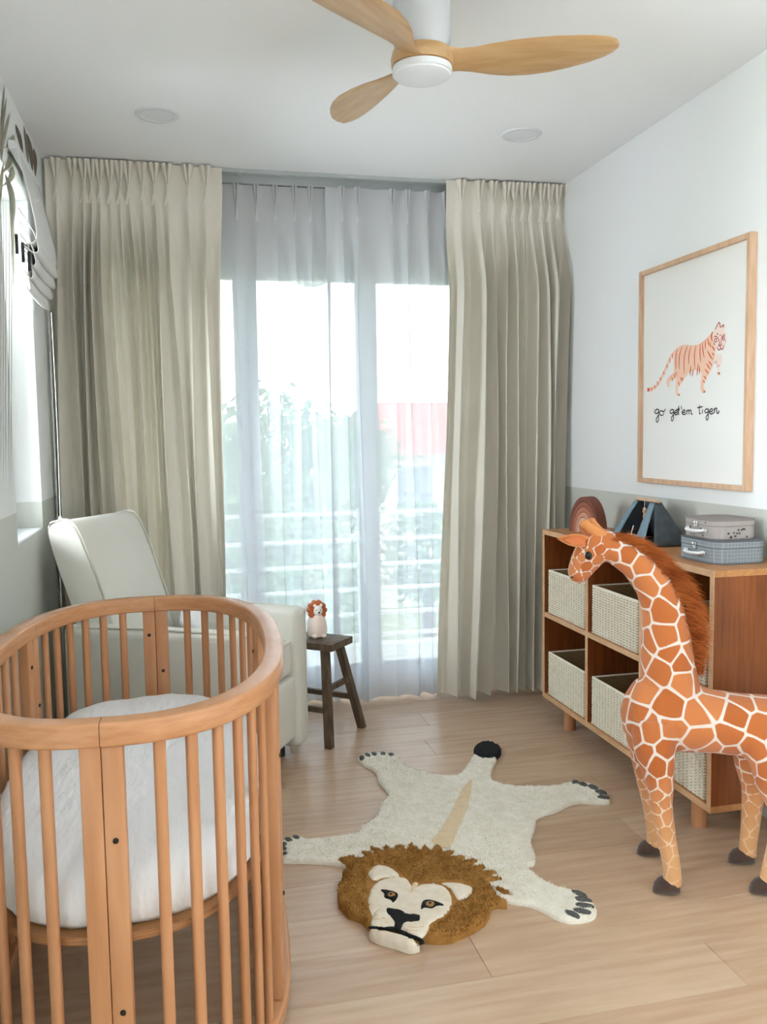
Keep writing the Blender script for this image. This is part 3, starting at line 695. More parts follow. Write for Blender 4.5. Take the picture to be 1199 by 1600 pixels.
def tent():
    canvas = mat('charcoal_canvas', (78, 86, 92), .9, var=.3, vscale=30, bump=.3, bscale=300); trimm = mat('blue_grey_binding', (124, 146, 160), .9, var=.1, vscale=40)
    root = thing('toy_tent', 'dark canvas toy tent with blue-grey edging on the bookcase', 'toy', (1.84, 3.19, BZT), math.radians(-4))
    L2, W2, H2 = .16, .095, .172   # half length along y, half width along x
    def sheet(nm, quad, m, th=.004, nu=8, nv=8, sag=.006):
        a, b, c, d = [Vector(q) for q in quad]; vs = []; fs = []
        nrm = (b-a).cross(d-a).normalized()
        for i in range(nu+1):
            for j in range(nv+1):
                u, v = i/nu, j/nv; p = (a.lerp(b, u)).lerp(d.lerp(c, u), v)
                p = p+nrm*(sag*math.sin(PI*u)*math.sin(PI*v)+.003*noise.noise((u*5, v*5, len(nm))))
                vs.append(p)
        for i in range(nu):
            for j in range(nv): q = i*(nv+1)+j; fs.append((q, q+1, q+nv+2, q+nv+1))
        o = mesh(nm, vs, fs, m, root, True); md = o.modifiers.new('t', 'SOLIDIFY'); md.thickness = th; return o
    top = H2-.006; r = .014
    sheet('roof_panel', [(W2, -L2, .002), (W2, L2, .002), (r, L2*.55, top), (r, -L2*.55, top)], canvas)
    # near and far gables
    sheet('gable', [(-W2*.55, -L2-.005, .002), (W2, -L2, .002), (r, -L2*.55, top), (-r, -L2*.55, top)], canvas)
    sheet('gable', [(-W2, L2, .002), (W2, L2, .002), (r, L2*.55, top), (-r, L2*.55, top)], canvas)
    # open front: bands of binding along its two edges and rolled flap
    sheet('door_flap', [(-W2, -L2*.95, .002), (-W2, -L2*.45, .002), (-r, -L2*.30, top), (-r, -L2*.55, top)], trimm, .004, 6, 8, -.01)
    sheet('door_flap', [(-W2, L2*.62, .002), (-W2, L2, .002), (-r, L2*.55, top), (-r, L2*.38, top)], trimm, .004, 6, 8, -.008)
    span('ground_sheet', (-W2, -L2, 0), (W2, L2, .002), canvas, root)
    tube('ridge_pole', [(0, -L2*.62, H2), (0, L2*.62, H2)], .006, FRAMEW, root, 10)
    tube('rolled_mat', [(-W2*.55, -L2*.30, .018), (-W2*.55, L2*.35, .018)], .016, mat('grey_green_felt', (150, 158, 146), .9), root, 14)
    tube('tie_string', crom([(-W2-.002, -L2*.5, .08), (-W2-.012, -L2*.5, .04), (-W2-.006, -L2*.52, .006)], 6), .0015, PAPER, root, 6)
    # little tan toy hanging inside
    tan = mat('tan_felt', (196, 160, 120), .9)
    t = thing('felt_figure', 'tiny tan felt figure hanging inside the toy tent', 'toy', (1.835, 3.20, BZT+.105))
    ball('figure_body', (0, 0, 0), (.008, .010, .016), tan, t); ball('figure_head', (0, .004, .020), (.008, .009, .009), tan, t)
    for s in (-1, 1): ball('figure_ear', (0, .004+s*.008, .030), (.003, .005, .006), tan, t)
    tube('hanging_string', [(0, .004, .026), (0, .004, H2-.105-.004)], .001, PAPER, t, 6)
tent()
def suitcase(name, label, cx, cy, z0, sx, sy, h, rz, body, edge, dots=False, lines=False):
    root = thing(name, label, 'suitcase', (cx, cy, z0), rz, 'cardboard suitcases')
    def slab(nm, za, zb, m, gr=0, rad=.046):
        bm = bmesh.new(); vs = []
        for sxn, syn, a0 in ((1, 1, 0), (-1, 1, 90), (-1, -1, 180), (1, -1, 270)):
            for k in range(7):
                a = math.radians(a0+15*k); vs.append(Vector((sxn*(sx/2-rad)+(rad+gr)*math.cos(a), syn*(sy/2-rad)+(rad+gr)*math.sin(a), 0)))
        n = len(vs); B = [bm.verts.new((v.x, v.y, za)) for v in vs]; Tt = [bm.verts.new((v.x, v.y, zb)) for v in vs]
        bm.faces.new(B[::-1]); bm.faces.new(Tt)
        for i in range(n): bm.faces.new((B[i], B[(i+1) % n], Tt[(i+1) % n], Tt[i]))
        return auto_smooth(bm_obj(nm, bm, m, root), 30)
    hb = h*.68
    slab('case_bottom', .001, hb, body, -.0004); slab('case_lid', hb+.0012, h, body, .0006)
    slab('edge_piping', 0, .004, edge, .0018); slab('edge_piping', h-.004, h+.0008, edge, .0018); slab('lid_seam', hb-.0006, hb+.0018, edge, .0012)
    xf = -sx/2
    # handle and latch on the face turned to the room
    hp = crom([(xf-.004, -.045, hb*.62), (xf-.020, -.036, hb*.60), (xf-.024, 0, hb*.58), (xf-.020, .036, hb*.60), (xf-.004, .045, hb*.62)], 6)
    tube('handle', hp, .0055, PVC, root, 10)
    for s in (-1, 1): rbox('handle_plate', (xf-.003, s*.050, hb*.62), (.006, .022, .014), .002, METAL, root)
    la = rbox('latch', (xf-.004, .0, hb+.002), (.007, .018, .022), .002, METAL, root); lathe('latch_stud', [(.006, 0), (.006, .005), (.003, .007)], METAL, la, 14, (xf-.007, 0, hb+.008), (-1, 0, 0))
    if dots:
        rr = random.Random(4); prt = mat('printed_motif', (84, 72, 70), .8)
        for k in range(20):
            z = rr.choice((.010, .022, .034, hb+.010))+rr.uniform(-.002, .002); big = .0036+.0015*rr.random()
            if k < 12:
                u = -sx/2+.05+(sx-.10)*(k+rr.random()*.6)/12
                flat('printed_motif', [(u+big*math.cos(a), -sy/2-.0012, z+big*.8*math.sin(a)) for a in [2*PI*q/6 for q in range(6)]], prt, root, (0, -1, 0))
            else:
                u = -sy/2+.048+(sy-.096)*(k-12+rr.random()*.5)/8
                flat('printed_motif', [(-sx/2-.0012, u+big*math.cos(a), z+big*.8*math.sin(a)) for a in [2*PI*q/6 for q in range(6)]], prt, root, (-1, 0, 0))
    return root
def check_card():
    m = mat('blue_grey_check_card', (138, 146, 152), .8); nt = m.node_tree; N = nt.nodes.new; L = nt.links.new
    tc = N('ShaderNodeTexCoord'); sp = N('ShaderNodeSeparateXYZ'); L(tc.outputs['Object'], sp.inputs[0])
    ad = N('ShaderNodeMath'); L(sp.outputs['X'], ad.inputs[0]); L(sp.outputs['Y'], ad.inputs[1])
    cb = N('ShaderNodeCombineXYZ'); L(ad.outputs[0], cb.inputs[0]); L(sp.outputs['Z'], cb.inputs[1])
    br = N('ShaderNodeTexBrick'); br.offset = 0; br.inputs['Scale'].default_value = 1; br.inputs['Brick Width'].default_value = .012; br.inputs['Row Height'].default_value = .012; br.inputs['Mortar Size'].default_value = .0009
    br.inputs['Color1'].default_value = (*lin((138, 146, 152)), 1); br.inputs['Color2'].default_value = (*lin((132, 140, 147)), 1); br.inputs['Mortar'].default_value = (*lin((166, 173, 178)), 1)
    L(cb.outputs[0], br.inputs['Vector']); L(br.outputs['Color'], nt.nodes['Principled BSDF'].inputs['Base Color']); return m
suitcase('toy_suitcase', 'larger blue-grey checked suitcase under the smaller one on the bookcase', 1.825, 2.668, BZT, .20, .245, .078, math.radians(0), check_card(), mat('grey_piping', (96, 100, 106), .7), False, True)
suitcase('toy_suitcase', 'smaller taupe suitcase with dark motifs on top of the larger one', 1.828, 2.685, BZT+.079, .175, .205, .066, math.radians(0), mat('taupe_card', (176, 166, 162), .8, var=.06, vscale=40), mat('taupe_piping', (138, 128, 126), .7), True)

# ------------------------------------------------------------------ crib
def crib():
    cx, cy, rot = -.128, 2.25, -.047
    root = thing('oval_crib', 'oval beech crib with round-cornered rails and vertical slats', 'crib', (cx, cy, 0), rot)
    A, B, EXP = .342, .635, 2/2.55      # superellipse of the rail's centre line
    t1 = math.asin((.30/B)**(1/EXP))
    knots = [-PI/2, -t1, t1, PI/2, PI-t1, PI+t1, PI*1.5]
    def plan(s):
        """s in [0, 12): 0 near tip, going right; returns point, tangent; posts at even s"""
        def full(s):
            s = s % 12; i = min(int(s/2), 5); a = knots[i]+(knots[i+1]-knots[i])*(s/2-i); c, q = math.cos(a), math.sin(a)
            return Vector((A*math.copysign(abs(c)**EXP, c), B*math.copysign(abs(q)**EXP, q), 0))
        p = full(s); d = full(s+.03)-full(s-.03)
        return p, d.normalized()
    def rail(nm, s0, s1, z0, z1, wd, m, n=28, seam=.0):
        vs = []; fs = []; prof = []
        hw = wd/2; hh = (z1-z0)/2; zc = (z0+z1)/2; b = .006
        for sx_, sz_, a0 in ((1, 1, 0), (-1, 1, 90), (-1, -1, 180), (1, -1, 270)):
            for k in range(4):
                a = math.radians(a0+30*k); prof.append((sx_*(hw-b)+b*math.cos(a), sz_*(hh-b)+b*math.sin(a)))
        mP = len(prof)
        for i in range(n+1):
            p, d = plan(s0+(s1-s0)*i/n)
            if i == 0: p = p+d*seam
            if i == n: p = p-d*seam
            nv = Vector((d.y, -d.x, 0))
            for q in prof: vs.append(p+nv*q[0]+Vector((0, 0, zc+q[1])))
        for i in range(n):
            for k in range(mP): fs.append((i*mP+k, i*mP+(k+1) % mP, (i+1)*mP+(k+1) % mP, (i+1)*mP+k))
        fs.append(tuple(range(mP))); fs.append(tuple(n*mP+k for k in range(mP)))
        bm = bmesh.new(); bv = [bm.verts.new(v) for v in vs]
        for f in fs: bm.faces.new([bv[i] for i in f])
        return auto_smooth(bm_obj(nm, bm, m, root), 45)
    segs = [(0, 2), (2, 4), (4, 6), (6, 8), (8, 10), (10, 12)]
    for a, b in segs:
        rail('top_rail', a, b, .816, .862, .046, BEECH_H, 32, .0006); rail('bottom_rail', a, b, .045, .085, .044, BEECH_H, 32, .0006)
    def upright(nm, s, wd, tk, z0=.085, z1=.818, off=0):
        p, d = plan(s); p = p+d*off; rm = Matrix.Rotation(math.atan2(d.y, d.x), 3, 'Z')
        return rbox(nm, (p.x, p.y, (z0+z1)/2), (wd, tk, z1-z0), min(wd, tk)*.18, BEECH, root, 2, rm)
    # slats
    for a, b in segs:
        nsl = 6
        arc = [];  pts = [plan(a+(b-a)*i/200)[0] for i in range(201)]; L = [0]
        for i in range(200): L.append(L[-1]+(pts[i+1]-pts[i]).length)
        for k in range(nsl):
            tgt = .040+(L[-1]-.080)*(k+1)/(nsl+1); i = min(range(201), key=lambda q: abs(L[q]-tgt))
            s = a+(b-a)*i/200; p, d = plan(s); r0 = .0085; rm = math.atan2(d.y, d.x)
            vs = []; fs = []
            for z in (.085, .818):
                for q in range(12):
                    an = 2*PI*q/12; lx, ly = .0115*math.copysign(abs(math.cos(an))**.7, math.cos(an)), .0085*math.copysign(abs(math.sin(an))**.7, math.sin(an))
                    vs.append((p.x+lx*math.cos(rm)-ly*math.sin(rm), p.y+lx*math.sin(rm)+ly*math.cos(rm), z))
            for q in range(12): fs.append((q, (q+1) % 12, 12+(q+1) % 12, 12+q))
            auto_smooth(mesh('slat', vs, fs, BEECH, root), 50)
    for s in (0, 2, 4, 6, 8, 10):
        p, d = plan(s); nv = Vector((d.y, -d.x, 0))
        for o in (-1, 1):
            po = upright('post', s, .0386, .030, off=o*.01935)
            pc = p+d*o*.0198
            for z, sd in ((.74, -1), (.64, 1), (.31, 1 if o > 0 else -1), (.62, -1)):
                if (z == .74 and o < 0) or (z == .64 and o < 0) or (z == .62 and o > 0): continue
                c = pc+nv*sd*.0145; lathe('bolt_cap', [(.0055, 0), (.0055, .0025), (.003, .004)], BLACK, po, 12, (c.x, c.y, z), nv*sd)
    # plywood base, mattress
    def disc(nm, inset, z0, z1, m, dome=0, edge=.012, wr=0, par=None):
        ns = 96; rings = [(1, z0), (1, z1-edge), (.985, z1-.004)]+[(f, z1) for f in (.955, .9, .8, .68, .55, .42, .28, .14)]
        if dome == 0: rings = [(1, z0), (1, z1), (.5, z1)]
        vs = []; fs = []
        for f, z in rings:
            for k in range(ns):
                p, d = plan(12*k/ns); nv = Vector((d.y, -d.x, 0)); q = (p-nv*inset)*f
                zz = z
                if dome:
                    q = q+nv*dome*.35*(1 if z < z1-.02 else .0)*math.sin(PI*min(1, 1))*.3
                    if f < 1: zz += dome*(1-f)**.6*.5 - .0 + wr*noise.noise((q.x*3+q.y*5, q.y*2.2, 1))*(1-f)**.3
                    else: zz += 0; q = q*(1-.012*abs(noise.noise((k*.7, 0, 5))))
                vs.append((q.x, q.y, zz))
        R = len(rings)
        for i in range(R-1):
            for k in range(ns): fs.append((i*ns+k, i*ns+(k+1) % ns, (i+1)*ns+(k+1) % ns, (i+1)*ns+k))
        fs.append(tuple(range(ns-1, -1, -1))); fs.append(tuple((R-1)*ns+k for k in range(ns)))
        return auto_smooth(mesh(nm, vs, fs, m, par), 60)
    disc('mattress_base', .022, .425, .441, PLY, 0, par=root)
    bt = thing('crib_mattress', 'oval mattress in a white fitted sheet lying inside the crib', 'mattress', (cx, cy, .4415), rot)
    # rumpled fitted sheet
    ns = 160; prof = [(.955, .0), (.99, .018), (1.0, .045), (.995, .075), (.975, .100), (.94, .114), (.88, .121), (.78, .125), (.66, .127), (.52, .129), (.38, .130), (.24, .131), (.12, .131)]
    vs = []; fs = []
    for f, z in prof:
        for k in range(ns):
            p, d = plan(12*k/ns); nv = Vector((d.y, -d.x, 0)); q = (p-nv*.024)*f
            side = max(0, 1-abs(z-.06)/.075)
            ru = .014*noise.noise((k*12/ns*5, z*6, 2))+.009*noise.noise((k*12/ns*12, z*10, 7))
            q = q+nv*(ru*side-.010*side)
            zz = z+(.011*noise.noise((q.x*9+q.y*4, q.y*3-q.x*2, 3))+.007*noise.noise((q.x*22+q.y*14, q.y*8-q.x*5, 9)))*(z > .09)
            vs.append((q.x, q.y, max(zz, 0)))
    R = len(prof)
    for i in range(R-1):
        for k in range(ns): fs.append((i*ns+k, i*ns+(k+1) % ns, (i+1)*ns+(k+1) % ns, (i+1)*ns+k))
    fs.append(tuple(range(ns-1, -1, -1))); fs.append(tuple((R-1)*ns+k for k in range(ns)))
    auto_smooth(mesh('fitted_sheet', vs, fs, SHEET, bt), 80)
    # feet
    for s in (1, 5, 7, 11):
        p, d = plan(s); tube('foot', [(p.x, p.y, 0), (p.x, p.y, .046)], .016, BEECH, root, 12)
crib()

# ------------------------------------------------------------------ armchair
def armchair():
    root = thing('armchair', 'cream upholstered recliner armchair in the corner behind the crib', 'armchair', (.006, 3.635, 0), math.radians(-30))
    pip = mat('upholstery_piping', (212, 207, 196), .9)
    W2, D2 = .31, .40
    for s in (-1, 1):
        o = rbox('arm', (.01, s*(W2-.055), .345), (2*D2-.02, .11, .60), .035, CHAIRF, root, 4)
        for v in o.data.vertices:   # gently crowned top, swept underside at the back
            if v.co.z > .4: v.co.z += .018*math.cos((v.co.x)*2.6)-.008
            if v.co.x < -.1 and v.co.z < .25: v.co.z += (-.1-v.co.x)*.12
        pp = [(D2-.004, s*(W2-.012), .09), (D2-.004, s*(W2-.012), .59), (D2-.02, s*(W2-.02), .638), (0, s*(W2-.012), .652), (-D2+.06, s*(W2-.012), .640)]
        tube('arm_piping', crom(pp, 6), .004, pip, o, 6)
    rbox('seat_cushion', (.045, 0, .445), (.67, 2*(W2-.112), .15), .035, CHAIRF, root, 4)
    tube('cushion_piping', [(.378, -W2+.13, .512), (.378, W2-.13, .512)], .004, pip, root, 6)
    rbox('front_panel', (.345, 0, .23), (.09, 2*(W2-.112), .27), .02, CHAIRF, root, 3)
    rbox('chair_base', (-.03, 0, .20), (.70, 2*(W2-.115), .22), .02, CHAIRF, root, 2)
    lean = Matrix.Rotation(math.radians(-17), 3, 'Y')
    # reclined back with a rolled top
    pts = [(.07, 0), (.075, .25), (.06, .50), (.035, .60), (-.03, .625), (-.085, .59), (-.09, .30), (-.09, 0)]
    pr = crom([(p[0], p[1], 0) for p in pts], 5); hw = W2-.085; vs = []; fs = []; n = len(pr); ys = [-hw, -hw+.012, -hw+.03, -hw*.5, 0, hw*.5, hw-.03, hw-.012, hw]
    ins = [.014, .004, 0, 0, 0, 0, 0, .004, .014]
    ctr = Vector((-.01, .3, 0))
    for y, i_ in zip(ys, ins):
        for p in pr:
            q = p.copy(); dv = (ctr-q).normalized(); q = q+dv*i_; q.x += .018*(1-(y/hw)**2)*(q.x > 0)
            vv = lean @ Vector((q.x, y, q.y)); vs.append(vv+Vector((-.235, 0, .46)))
    for j in range(len(ys)-1):
        for i in range(n-1): fs.append((j*n+i, j*n+i+1, (j+1)*n+i+1, (j+1)*n+i))
        fs.append((j*n+n-1, j*n, (j+1)*n, (j+1)*n+n-1))
    fs.append(tuple(range(n))); fs.append(tuple((len(ys)-1)*n+i for i in range(n)))
    bm = bmesh.new(); bv = [bm.verts.new(v) for v in vs]
    for f in fs: bm.faces.new([bv[i] for i in f])
    bk = auto_smooth(bm_obj('backrest', bm, CHAIRF, root), 50)
    for s in (-1, 1):
        path = [lean @ Vector((p.x+.004, s*(hw-.006), p.y+.003))+Vector((-.235, 0, .46)) for p in pr[:n-8]]
        tube('back_piping', path, .004, pip, bk, 6)
    for x in (-.3, .3):
        for y in (-.22, .22): tube('foot', [(x, y, 0), (x, y, .1)], .022, BLACK, root, 12)
    # loose cushion on the seat
    c = thing('throw_cushion', 'small white cushion propped on the armchair seat', 'cushion', (.10, 3.655, .521), math.radians(-30))
    vs = []; fs = []; n = 16
    for sgn in (1, -1):
        for i in range(n+1):
            for j in range(n+1):
                u, v = -1+2*i/n, -1+2*j/n; e = (1-u**4)*(1-v**4); x = u*.075*(1-.08*(1-v*v)); z = v*.075*(1-.08*(1-u*u))
                vs.append(Vector((sgn*.035*e**.5, x, z)))
    for f_ in range(2):
        for i in range(n):
            for j in range(n):
                q = f_*(n+1)**2+i*(n+1)+j; fs.append((q, q+1, q+n+2, q+n+1))
    rm = Matrix.Rotation(math.radians(-22), 3, 'Y') @ Matrix.Rotation(math.radians(45), 3, 'X')
    vs = [rm @ v + Vector((-.08, .0, .101)) for v in vs]
    mesh('cushion_cover', vs, fs, SHEET, c, True)
armchair()

# ------------------------------------------------------------------ stool with lion lamp
def stool():
    ang = math.radians(-39.7); root = thing('wooden_stool', 'dark weathered wooden stool with splayed legs by the armchair', 'stool', (.548, 3.945, 0), ang)
    Lx, Ly, zt = .36, .195, .45
    rbox('seat', (0, 0, zt-.0165), (Lx, Ly, .033), .004, DARKW, root, 2)
    legs = {}
    for sx in (-1, 1):
        for sy in (-1, 1):
            a = Vector((sx*(Lx/2-.055), sy*(Ly/2-.035), zt-.034)); b = Vector((sx*(Lx/2+.01), sy*(Ly/2+.055), 0)); legs[sx, sy] = (a, b)
            ax = Vector((1, 0, 0)); vs = []; 
            for p in (b, a):
                for dx, dy in ((-1, -1), (1, -1), (1, 1), (-1, 1)): vs.append(p+Vector((dx*.0165, dy*.0165, 0)))
            mesh('leg', vs, [(0, 3, 2, 1), (4, 5, 6, 7), (0, 1, 5, 4), (1, 2, 6, 5), (2, 3, 7, 6), (3, 0, 4, 7)], DARKW, root)
    def bar(p, q, h):
        p, q = Vector(p), Vector(q); d = (q-p).normalized(); s = Vector((-d.y, d.x, 0))*.009; u = Vector((0, 0, h/2)); vs = [p-s-u, p+s-u, p+s+u, p-s+u, q-s-u, q+s-u, q+s+u, q-s+u]
        mesh('stretcher', vs, [(0, 1, 2, 3), (7, 6, 5, 4), (0, 4, 5, 1), (1, 5, 6, 2), (2, 6, 7, 3), (3, 7, 4, 0)], DARKW, root)
    def at(k, z): a, b = legs[k]; return b.lerp(a, z/(zt-.034))
    for sx in (-1, 1): bar(at((sx, -1), .245), at((sx, 1), .245), .024)
    for sy in (-1, 1): bar(at((-1, sy), .155), at((1, sy), .155), .024)
stool()
def lion_lamp():
    c = onz(497, 996, .45); d = (EYE-c); rz = math.atan2(d.y, d.x)+PI/2+.25
    root = thing('lion_night_light', 'small white lion figure with an orange mane on the stool', 'lamp', (c.x, c.y+.02, .45), rz)
    body = mat('white_silicone', (246, 226, 214), .5); orange = mat('orange_mane_paint', (190, 96, 42), .55, var=.15, vscale=30); face = mat('white_face', (246, 240, 236), .5)
    lathe('body', [(.02, 0), (.040, .004), (.046, .02), (.047, .04), (.043, .07), (.034, .10), (.02, .12), (.004, .125)], body, root, 28)
    n = 10; vs = []; fs = []
    for y, k in ((-.026, .88), (-.018, 1.0), (.012, 1.0), (.022, .85)):
        for i in range(60):
            a = 2*PI*i/60; r = (.040+.0065*abs(math.cos(a*n/2)))*k; vs.append((r*math.cos(a), y, .125+r*math.sin(a)*1.02))
    for j in range(3):
        for i in range(60): fs.append((j*60+i, j*60+(i+1) % 60, (j+1)*60+(i+1) % 60, (j+1)*60+i))
    fs.append(tuple(range(59, -1, -1))); fs.append(tuple(180+i for i in range(60)))
    auto_smooth(mesh('mane', vs, fs, orange, root), 50)
    fo = ball('face', (0, -.020, .125), (.023, .017, .027), face, root)
    ball('muzzle', (0, -.035, .117), (.012, .009, .010), face, root)
    for s in (-1, 1):
        ball('ear', (s*.015, -.024, .150), (.008, .006, .008), face, root); ball('eye', (s*.009, -.0352, .130), (.0022, .0016, .0026), BLACK, root, seg=10)
        ball('paw', (s*.020, -.040, .010), (.014, .013, .010), body, root)
    ball('nose', (0, -.043, .121), (.0052, .003, .004), BLACK, root, seg=12)
    tube('mouth', [(0, -.0435, .118), (0, -.0435, .111)], .001, BLACK, root, 6)
lion_lamp()

# ------------------------------------------------------------------ lion rug
def tufts(src, n, ln, wd, m, parent, seed, skip=()):
    """short wool ends standing on the upper faces of a pile"""
    me = src.data; me.calc_loop_triangles(); rr = random.Random(seed); T_ = []; cum = []; tot = 0
    for t in me.loop_triangles:
        if abs(t.normal.z) > .35: tot += t.area; T_.append(t); cum.append(tot)
    import bisect
    vs = []; fs = []
    for _ in range(n):
        t = T_[bisect.bisect(cum, rr.random()*tot*.99999)]; a, b, c = [me.vertices[i].co for i in t.vertices]
        u, v = rr.random(), rr.random()
        if u+v > 1: u, v = 1-u, 1-v
        p = a+(b-a)*u+(c-a)*v-Vector((0, 0, .002))
        if any(inside(p, k_) for k_ in skip): continue
        an = rr.random()*2*PI; sd = Vector((math.cos(an), math.sin(an), 0))*wd
        q = p+Vector((rr.gauss(0, .55)*ln, rr.gauss(0, .55)*ln, ln*rr.uniform(.6, 1.1)))
        k = len(vs); vs += [p-sd, p+sd, q]; fs.append((k, k+1, k+2))
    o = mesh('wool_ends', vs, fs, m, parent); o['kind'] = 'stuff'
def lion_rug():
    cream = mat('cream_wool_pile', (250, 244, 232), .95, rgb2=(238, 230, 214), vscale=30, bump=.6, bscale=260, spec=.1)
    gold = mat('golden_wool_pile', (186, 138, 76), .95, rgb2=(156, 108, 54), vscale=24, bump=.7, bscale=260, spec=.1)
    pale = mat('pale_wool_pile', (246, 234, 216), .95, rgb2=(234, 220, 198), vscale=40, bump=.5, bscale=300, spec=.1)
    tanw = mat('tan_wool_pile', (236, 212, 176), .95, var=.1, vscale=40, bump=.5, bscale=300, spec=.1)
    dark = mat('charcoal_wool_pile', (44, 46, 46), .95, var=.3, vscale=60, bump=.6, bscale=300, spec=.1)
    claw = mat('grey_wool_claw', (98, 98, 96), .95, var=.2, vscale=60, bump=.5, bscale=300, spec=.1)
    iris = mat('brown_wool_iris', (164, 122, 74), .95); deep = mat('brown_edge_wool', (112, 72, 36), .95, bump=.7, bscale=260)
    H = .016; o = onz(700, 1320, 0)
    root = thing('lion_rug', 'lion shaped wool rug lying on the plank floor', 'rug', (o.x, o.y, .0002))
    def A(x, y, z=.014): p = onz(420+x/2.141, 1130+y/2.141, z); return (p.x-o.x, p.y-o.y)
    def B(x, y, z=.026): p = onz(510+x/3.997, 1310+y/3.997, z); return (p.x-o.x, p.y-o.y)
    def under(P, amt):
        out = []; n = len(P); ar = sum(P[i][0]*P[(i+1) % n][1]-P[(i+1) % n][0]*P[i][1] for i in range(n))
        for i in range(n):
            a, b = Vector(P[i-2]), Vector(P[(i+2) % n]); d = (b-a).normalized(); ny = -d.x if ar > 0 else d.x
            out.append((P[i][0], P[i][1]-amt*max(0, ny)))
        return out
    body = [(297, 120), (308, 104), (335, 98), (375, 97), (420, 105), (440, 118), (452, 136), (485, 150), (530, 162), (580, 172), (628, 172), (655, 152), (675, 122), (692, 102), (760, 110), (748, 150), (746, 180), (762, 194), (800, 204), (850, 208), (900, 208), (960, 205), (1010, 195), (1050, 195), (1092, 207), (1130, 235), (1142, 255), (1136, 272), (1090, 272), (1040, 270), (1000, 280), (960, 300), (920, 310), (896, 322), (892, 348), (880, 372), (878, 400), (892, 440), (888, 464), (866, 470), (882, 492), (930, 526), (990, 548), (1040, 562), (1076, 585), (1097, 620), (1090, 648), (1060, 664), (1010, 668), (960, 655), (920, 632), (870, 612), (800, 600), (640, 560), (500, 520), (380, 500), (262, 488), (235, 480), (180, 472), (120, 469), (60, 467), (46, 455), (44, 400), (60, 384), (100, 379), (150, 385), (200, 380), (250, 372), (300, 362), (308, 345), (340, 325), (366, 300), (376, 265), (402, 236), (385, 215), (366, 196), (362, 175), (348, 158), (322, 144)]
    bp_ = pile('body_pile', [A(*p) for p in under(body, 11)], 0, H, cream, root, .012, .012, .0026)
    tip = [(732+46*math.cos(a), 92+27*math.sin(a)) for a in [2*PI*k/16 for k in range(16)]]
    pile('tail_tuft', [A(x, y) for x, y in tip], .001, .026, dark, root, .012, .014, .003, base=.0)
    pile('spine_stripe', [A(x, y) for x, y in [(680, 190), (652, 218), (630, 260), (600, 318), (570, 368), (545, 400), (600, 420), (622, 384), (652, 312), (674, 250)]], .0145, .0058, tanw, root, .012, .01, .002)
    cl = {}
    for i, (x, y, rx, ry, an) in enumerate([(1027, 199, 13, 7, .2), (1053, 206, 15, 7, .3), (1086, 216, 19, 8, .3), (1112, 233, 20, 8, .2), (1120, 249, 20, 6, .1), (1040, 572, 28, 8, .35), (1054, 592, 30, 9, .2), (1058, 612, 32, 9, .15), (1050, 631, 32, 9, .2), (1016, 640, 28, 9, .4),
            (312, 117, 9, 8, 0), (331, 108, 10, 6, .3), (353, 104, 10, 6, .2), (383, 103, 9, 6, .1), (410, 106, 10, 6, .1), (67, 391, 13, 7, .3), (92, 383, 12, 6, .3), (54, 406, 8, 7, 0), (53, 421, 8, 6, 0), (55, 437, 9, 6, 0)]):
        pts = [(x+rx*math.cos(a)*math.cos(an)-ry*math.sin(a)*math.sin(an), y+rx*math.cos(a)*math.sin(an)+ry*math.sin(a)*math.cos(an)) for a in [2*PI*k/10 for k in range(10)]]
        pile('claw', [A(*p) for p in pts], .0125, .0075, claw, root, .009, .008, .001)
    mane = [(100, 188), (150, 168), (112, 138), (66, 112), (150, 104), (205, 112), (250, 108), (232, 82), (208, 60), (262, 72), (305, 88), (290, 62), (264, 37), (320, 52), (368, 72), (358, 48), (345, 26), (385, 40), (425, 66), (428, 42), (433, 18), (468, 34), (508, 62), (510, 40), (526, 17), (560, 38), (585, 70), (598, 46), (603, 22), (632, 44), (655, 66), (675, 42), (702, 28), (722, 50), (735, 78), (770, 66), (806, 62), (785, 86), (770, 108), (830, 100), (886, 98), (858, 116), (838, 136), (900, 124), (960, 118), (925, 140), (902, 165), (955, 158), (1006, 156), (985, 174), (965, 196), (1030, 190), (1086, 194), (1040, 212), (1000, 226), (1060, 226), (1102, 236), (1050, 250), (988, 264), (1060, 286), (1187, 336), (1110, 330), (1040, 318), (1070, 345), (1130, 380), (1128, 408), (1075, 415), (1030, 425), (1022, 470), (990, 522), (920, 572), (830, 616), (780, 640), (700, 648), (610, 640), (520, 625), (400, 590), (300, 565), (262, 556), (222, 512), (132, 472), (76, 402), (68, 332), (76, 266), (110, 232), (128, 208)]
    mb = pile('mane_pile', [B(*p) for p in under(mane[:60], 0)+under(mane, 36)[60:]], .0002, .0268, gold, root, .010, .012, .0035, False)
    tufts(bp_, 26000, .0065, .0022, cream, bp_, 1)
    face_zone = [B(*p) for p in ((250, 395), (255, 200), (300, 155), (420, 170), (470, 225), (545, 290), (600, 270), (720, 262), (880, 270), (920, 300), (905, 345), (830, 385), (800, 420), (750, 490), (650, 560), (625, 680), (260, 600))]
    tufts(mb, 14000, .008, .0024, gold, mb, 2, [face_zone])
    def part(nm, pts, z, h, m, step=.009, edge=.010, amp=.0015, sm=True): return pile(nm, [B(x, y, z+h) for x, y in pts], z, h, m, root, step, edge, amp, sm)
    part('face', [(268, 350), (292, 290), (345, 252), (430, 236), (500, 246), (545, 300), (600, 280), (680, 278), (742, 300), (778, 350), (782, 410), (745, 470), (690, 500), (645, 530), (605, 600), (560, 600), (470, 575), (380, 550), (280, 535), (290, 490), (272, 440), (262, 395)], .022, .009, pale)
    part('ear', [(265, 206), (300, 165), (350, 159), (410, 180), (452, 216), (440, 236), (365, 236), (300, 252), (274, 230)], .022, .011, pale)
